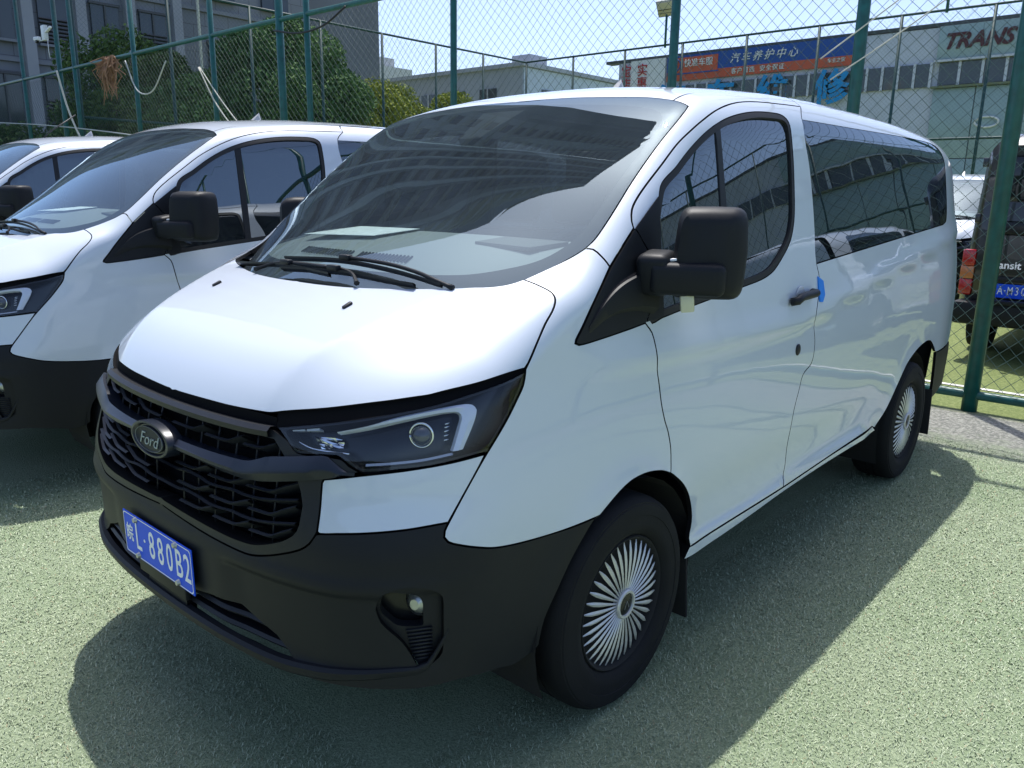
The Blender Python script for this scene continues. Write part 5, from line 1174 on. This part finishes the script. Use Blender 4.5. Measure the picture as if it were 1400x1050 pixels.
# ------------------------------------------------------------------ trees
def leaf_mat(name, c1, c2):
    m = mat(name, c1, .75, spec=.1); nt = m.node_tree; a = nt.nodes.new('ShaderNodeAttribute'); a.attribute_name = 'tone'
    mx = nt.nodes.new('ShaderNodeMix'); mx.data_type = 'RGBA'; mx.inputs[6].default_value = (*c1, 1); mx.inputs[7].default_value = (*c2, 1)
    nt.links.new(a.outputs['Fac'], mx.inputs[0]); nt.links.new(mx.outputs[2], nt.nodes['Principled BSDF'].inputs['Base Color'])
    b = nt.nodes['Principled BSDF']; b.inputs['Subsurface Weight'].default_value = 0
    return m
BARK = mat('bark', (.07, .055, .045), .9, noise=(6, .3))
LF = [leaf_mat('leaf_dark_green', (.052, .115, .042), (.145, .24, .075)), leaf_mat('leaf_yellow_green', (.15, .20, .03), (.38, .40, .07)), leaf_mat('leaf_mid_green', (.045, .095, .03), (.11, .165, .05))]
def tree(name, label, x, y, h, w, trunk_h, leaf, n, size, seed, group=None, upright=1.0):
    r = np.random.default_rng(seed); t = empty(name, (x, y, gz(x, y))); tag(t, label, 'tree' if trunk_h > .7 else 'shrub', group)
    c_h = h-trunk_h*.7; V = []; Fc = []
    tube_geo([(0, 0, -.1), (.03*w, .02*w, trunk_h*.6), (0, 0, trunk_h), (.02, -.03*w, trunk_h+c_h*.5)], [.05*w, .042*w, .035*w, .012*w], 8, V=V, Fc=Fc)
    clumps = []
    for k in range(int(14+w*4)):
        u = r.normal(0, 1, 3); u /= np.linalg.norm(u); rad = r.uniform(.35, .95)**.6
        zc_ = trunk_h*.7+c_h*(.5+.5*u[2]*rad*.92); tap = 1-.35*max(0, u[2])*(2-upright)
        c0 = np.array([u[0]*rad*w*.5*tap, u[1]*rad*w*.5*tap, zc_]); clumps.append((c0, r.uniform(.16, .30)*w))
        if k % 2 == 0: tube_geo([(0, 0, trunk_h*r.uniform(.6, 1.1)), tuple(c0*.5+np.array([0, 0, trunk_h*.45])), tuple(c0)], [.018*w, .012*w, .005*w], 5, V=V, Fc=Fc)
    mesh_obj('trunk', V, Fc, BARK, t, smooth=True)
    per = n//len(clumps); P = []; tone = []
    for c0, s in clumps:
        u = r.normal(0, 1, (per, 3)); u /= np.linalg.norm(u, axis=1)[:, None]; q = c0+u*(s*r.uniform(.45, 1.05, per)**.5)[:, None]*[1, 1, .85]
        P.append(q); tone.append(np.clip(r.normal(.45, .25, per)+.12*r.normal(), 0, 1))
    P = np.concatenate(P); tone = np.concatenate(tone); P[:, 2] = np.maximum(P[:, 2], .06); m = len(P)
    a = r.normal(0, 1, (m, 3)); a /= np.linalg.norm(a, axis=1)[:, None]; b = np.cross(a, r.normal(0, 1, (m, 3))); b /= np.linalg.norm(b, axis=1)[:, None]
    L_ = size*r.uniform(.7, 1.35, m)[:, None]
    Q = np.stack([P-a*L_, P+b*L_*.42, P+a*L_, P-b*L_*.42], 1).reshape(-1, 3)
    me = bpy.data.meshes.new('crown'); me.vertices.add(4*m); me.vertices.foreach_set('co', Q.ravel()); me.loops.add(4*m); me.loops.foreach_set('vertex_index', np.arange(4*m, dtype=np.int32)); me.polygons.add(m); me.polygons.foreach_set('loop_start', np.arange(m)*4)
    at_ = me.attributes.new('tone', 'FLOAT', 'POINT'); at_.data.foreach_set('value', np.repeat(tone, 4)); me.materials.append(LF[leaf]); me.update()
    link(bpy.data.objects.new('crown', me), t)
    return t
tree('evergreen_tree', 'tall dense dark evergreen tree reaching above the fence rail', -12.5, -20.3, 6.6, 4.4, .9, 0, 90000, .075, 11)
tree('evergreen_tree', 'half-green tree between the tallest evergreen and the yellow-green hedge', -14.6, -21.6, 5.6, 2.8, .8, 2, 40000, .07, 12)
tree('evergreen_tree', 'broad dark evergreen between the pale downpipe and the tallest evergreen', -10.2, -20.9, 5.0, 3.6, .8, 0, 55000, .075, 13)
tree('leafy_tree', 'thin leafy tree in front of the louvred windows', -8.6, -22.4, 6.1, 3.4, 1.6, 2, 24000, .075, 14)
tree('leafy_tree', 'small leafy tree right of the louvred windows', -10.9, -24.5, 6.4, 2.6, 1.6, 2, 18000, .075, 15)
for k in range(6): tree('hedge_shrub', 'dark clipped shrub low behind the left fence', -4.6-.95*k, -20.6-.5*(k % 2)-(1.5 if k < 2 else 0), 2.9+.25*((k*5) % 3), 2.5, .4, 2 if k % 3 == 1 else 0, 22000, .065, 30+k, 'dark shrubs behind the left fence')
for k, (x, y, h, w) in enumerate(((-14.9, -19.3, 4.6, 2.6), (-16.0, -20.0, 5.4, 3.0), (-17.6, -21.3, 5.5, 3.2), (-19.1, -20.8, 5.3, 3.0), (-20.6, -21.4, 5.45, 3.2), (-22.2, -20.9, 5.3, 3.0), (-23.7, -21.6, 5.4, 3.2))): tree('hedge_shrub', 'yellow-green privet shrub in the hedge before the low grey building', x, y, h, w, .4, 1, 34000, .062, 50+k, 'yellow-green hedge shrubs')

# ------------------------------------------------------------------ odds and ends on the near fence
cb = empty('security_camera', (-4.9, -17.05, 2.38)); cb.scale = (.48, .48, .48); tag(cb, 'white security camera box with two cameras strapped to a fence post', 'camera')
box('junction_box', (.10, -.32, 4.98), (.18, .34, .62), SWHT, cb, .02); box('camera_body', (.25, -.85, 4.78), (.16, .36, .16), SWHT, cb, .03, (0, 0, .2)); box('camera_lens', (.27, -.86, 4.66), (.13, .20, .12), GLOSSB, cb, .03)
box('camera_body', (.20, .42, 5.02), (.12, .62, .09), SWHT, cb, .03, (.25, 0, 0)); tube('bracket', [(.1, -.3, 4.7), (.22, -.85, 4.68)], .03, SWHT, cb, 6); tube('cable', [(.1, -.05, 4.7), (.12, -.02, 4.2), (.1, .0, 3.9)], .015, SWHT, cb, 5)
r = np.random.default_rng(21); V = []; Fc = []
for k in range(130):
    y = -14.35+r.normal(0, .13); z = 4.05-abs(r.normal(0, .09)); l = r.uniform(.12, .6)*(1 if r.random() < .8 else 1.5)
    tube_geo([(-4.93+r.normal(0, .05), y, z), (-4.88+r.normal(0, .08), y+r.normal(0, .14), z-l*.5), (-4.9+r.normal(0, .06), y+r.normal(0, .16), z-l)], [.016, .012, .005], 4, cap=False, V=V, Fc=Fc)
dv = mesh_obj('dry_vine', V, Fc, mat('dry_vine_brown', (.30, .17, .10), .9, noise=(9, .3))); tag(dv, 'clump of dry brown vine stems hanging from the fence rail', 'dry vine')
ROPE = mat('pale_rope', (.62, .60, .50), .8); CABL = mat('grey_cable', (.42, .45, .42), .6)
def rope(name, label, pts, rad, m, group=None):
    o = tube(name, [tuple(p) for p in cr(pts, .12)], rad, m, None, 6); tag(o, label, name.split('_')[-1], group); return o
rope('pale_rope', 'pale rope hanging in a slack double curve from the fence beside the tallest evergreen', [(-4.93, -10.9, 3.55), (-4.93, -10.4, 2.95), (-4.93, -9.8, 2.5), (-4.93, -9.15, 2.2), (-4.93, -8.8, 2.1)], .012, ROPE)
rope('pale_rope', 'thinner pale rope slanting beside the slack double one on the fence', [(-4.92, -10.85, 3.55), (-4.92, -10.1, 2.9), (-4.92, -9.3, 2.35), (-4.92, -8.5, 2.05)], .010, ROPE)
rope('pale_rope', 'frayed rope dropping from the post with the security camera to the van roof', [(-4.9, -16.9, 4.0), (-4.9, -16.5, 3.2), (-4.9, -15.9, 2.5), (-4.9, -15.3, 2.0)], .02, ROPE)
rope('sagging_cable', 'thin pale cable sagging along the left fence below the rail', [(-4.93, -23, 3.25), (-4.93, -18, 2.95), (-4.93, -14, 2.62), (-4.93, -11, 2.3), (-4.93, -9.5, 2.15)], .012, CABL)
rope('sagging_cable', 'dark cable looping under the rail near the double post', [(-4.92, -8.6, 3.85), (-4.92, -8.0, 3.75), (-4.92, -7.4, 3.78), (-4.92, -6.9, 3.95)], .014, SATINB)
rope('slack_cable', 'pale cable loop hanging under the rail beside the dry vine', [(-4.92, -13.6, 3.9), (-4.92, -13.2, 3.35), (-4.92, -12.6, 3.3), (-4.92, -12.0, 3.75)], .012, CABL)
rope('taut_rope', 'tan rope slanting up across the fence before the grey cladding', [(-4.92, -.55, 2.72), (-4.92, .1, 3.15), (-4.92, .75, 3.6), (-4.92, 1.1, 3.9)], .006, ROPE, 'tan ropes across the fence')
rope('taut_rope', 'lower tan rope running parallel beneath another across the fence', [(-4.92, -.45, 2.55), (-4.92, .2, 2.95), (-4.92, .9, 3.45), (-4.92, 1.3, 3.9)], .006, ROPE, 'tan ropes across the fence')

# ------------------------------------------------------------------ reflected van and trees behind the camera; hall added to hide the horizon
wh_ = empty('added_hall', (42, -6, 0)); tag(wh_, 'unseen grey hall added behind the camera to close off the reflected horizon', 'building')
box('wall', (6, 0, 3.4), (12, 90, 6.8), mat('hall_grey', (.30, .32, .35), .8, noise=(.3, .1)), wh_); box('roof_edge', (-.2, 0, 6.9), (.8, 90.6, .5), mat('hall_edge', (.12, .13, .15), .6), wh_)
for k in range(22):
    box('window', (-.05, -42+4*k, 4.4), (.12, 2.8, 1.8), DGLASS, wh_)
vf = copy_tree(van, None, SK); vf.location = (11.5, -2.6, -.017+.017); vf.rotation_euler = (0, 0, math.radians(205)); vf['label'] = 'white van facing the row from across the lot, mirrored in the headlamp'
for k in range(5): tree('roadside_tree', 'leafy tree lining the lot before the added grey hall', 32+1.5*(k % 2), -26+11*k, 5.5+.5*(k % 3), 5, 1.6, 2, 7000, .2, 80+k, 'trees before the workshop hall')

for o in bpy.data.objects:
    if '_n' in o: del o['_n']
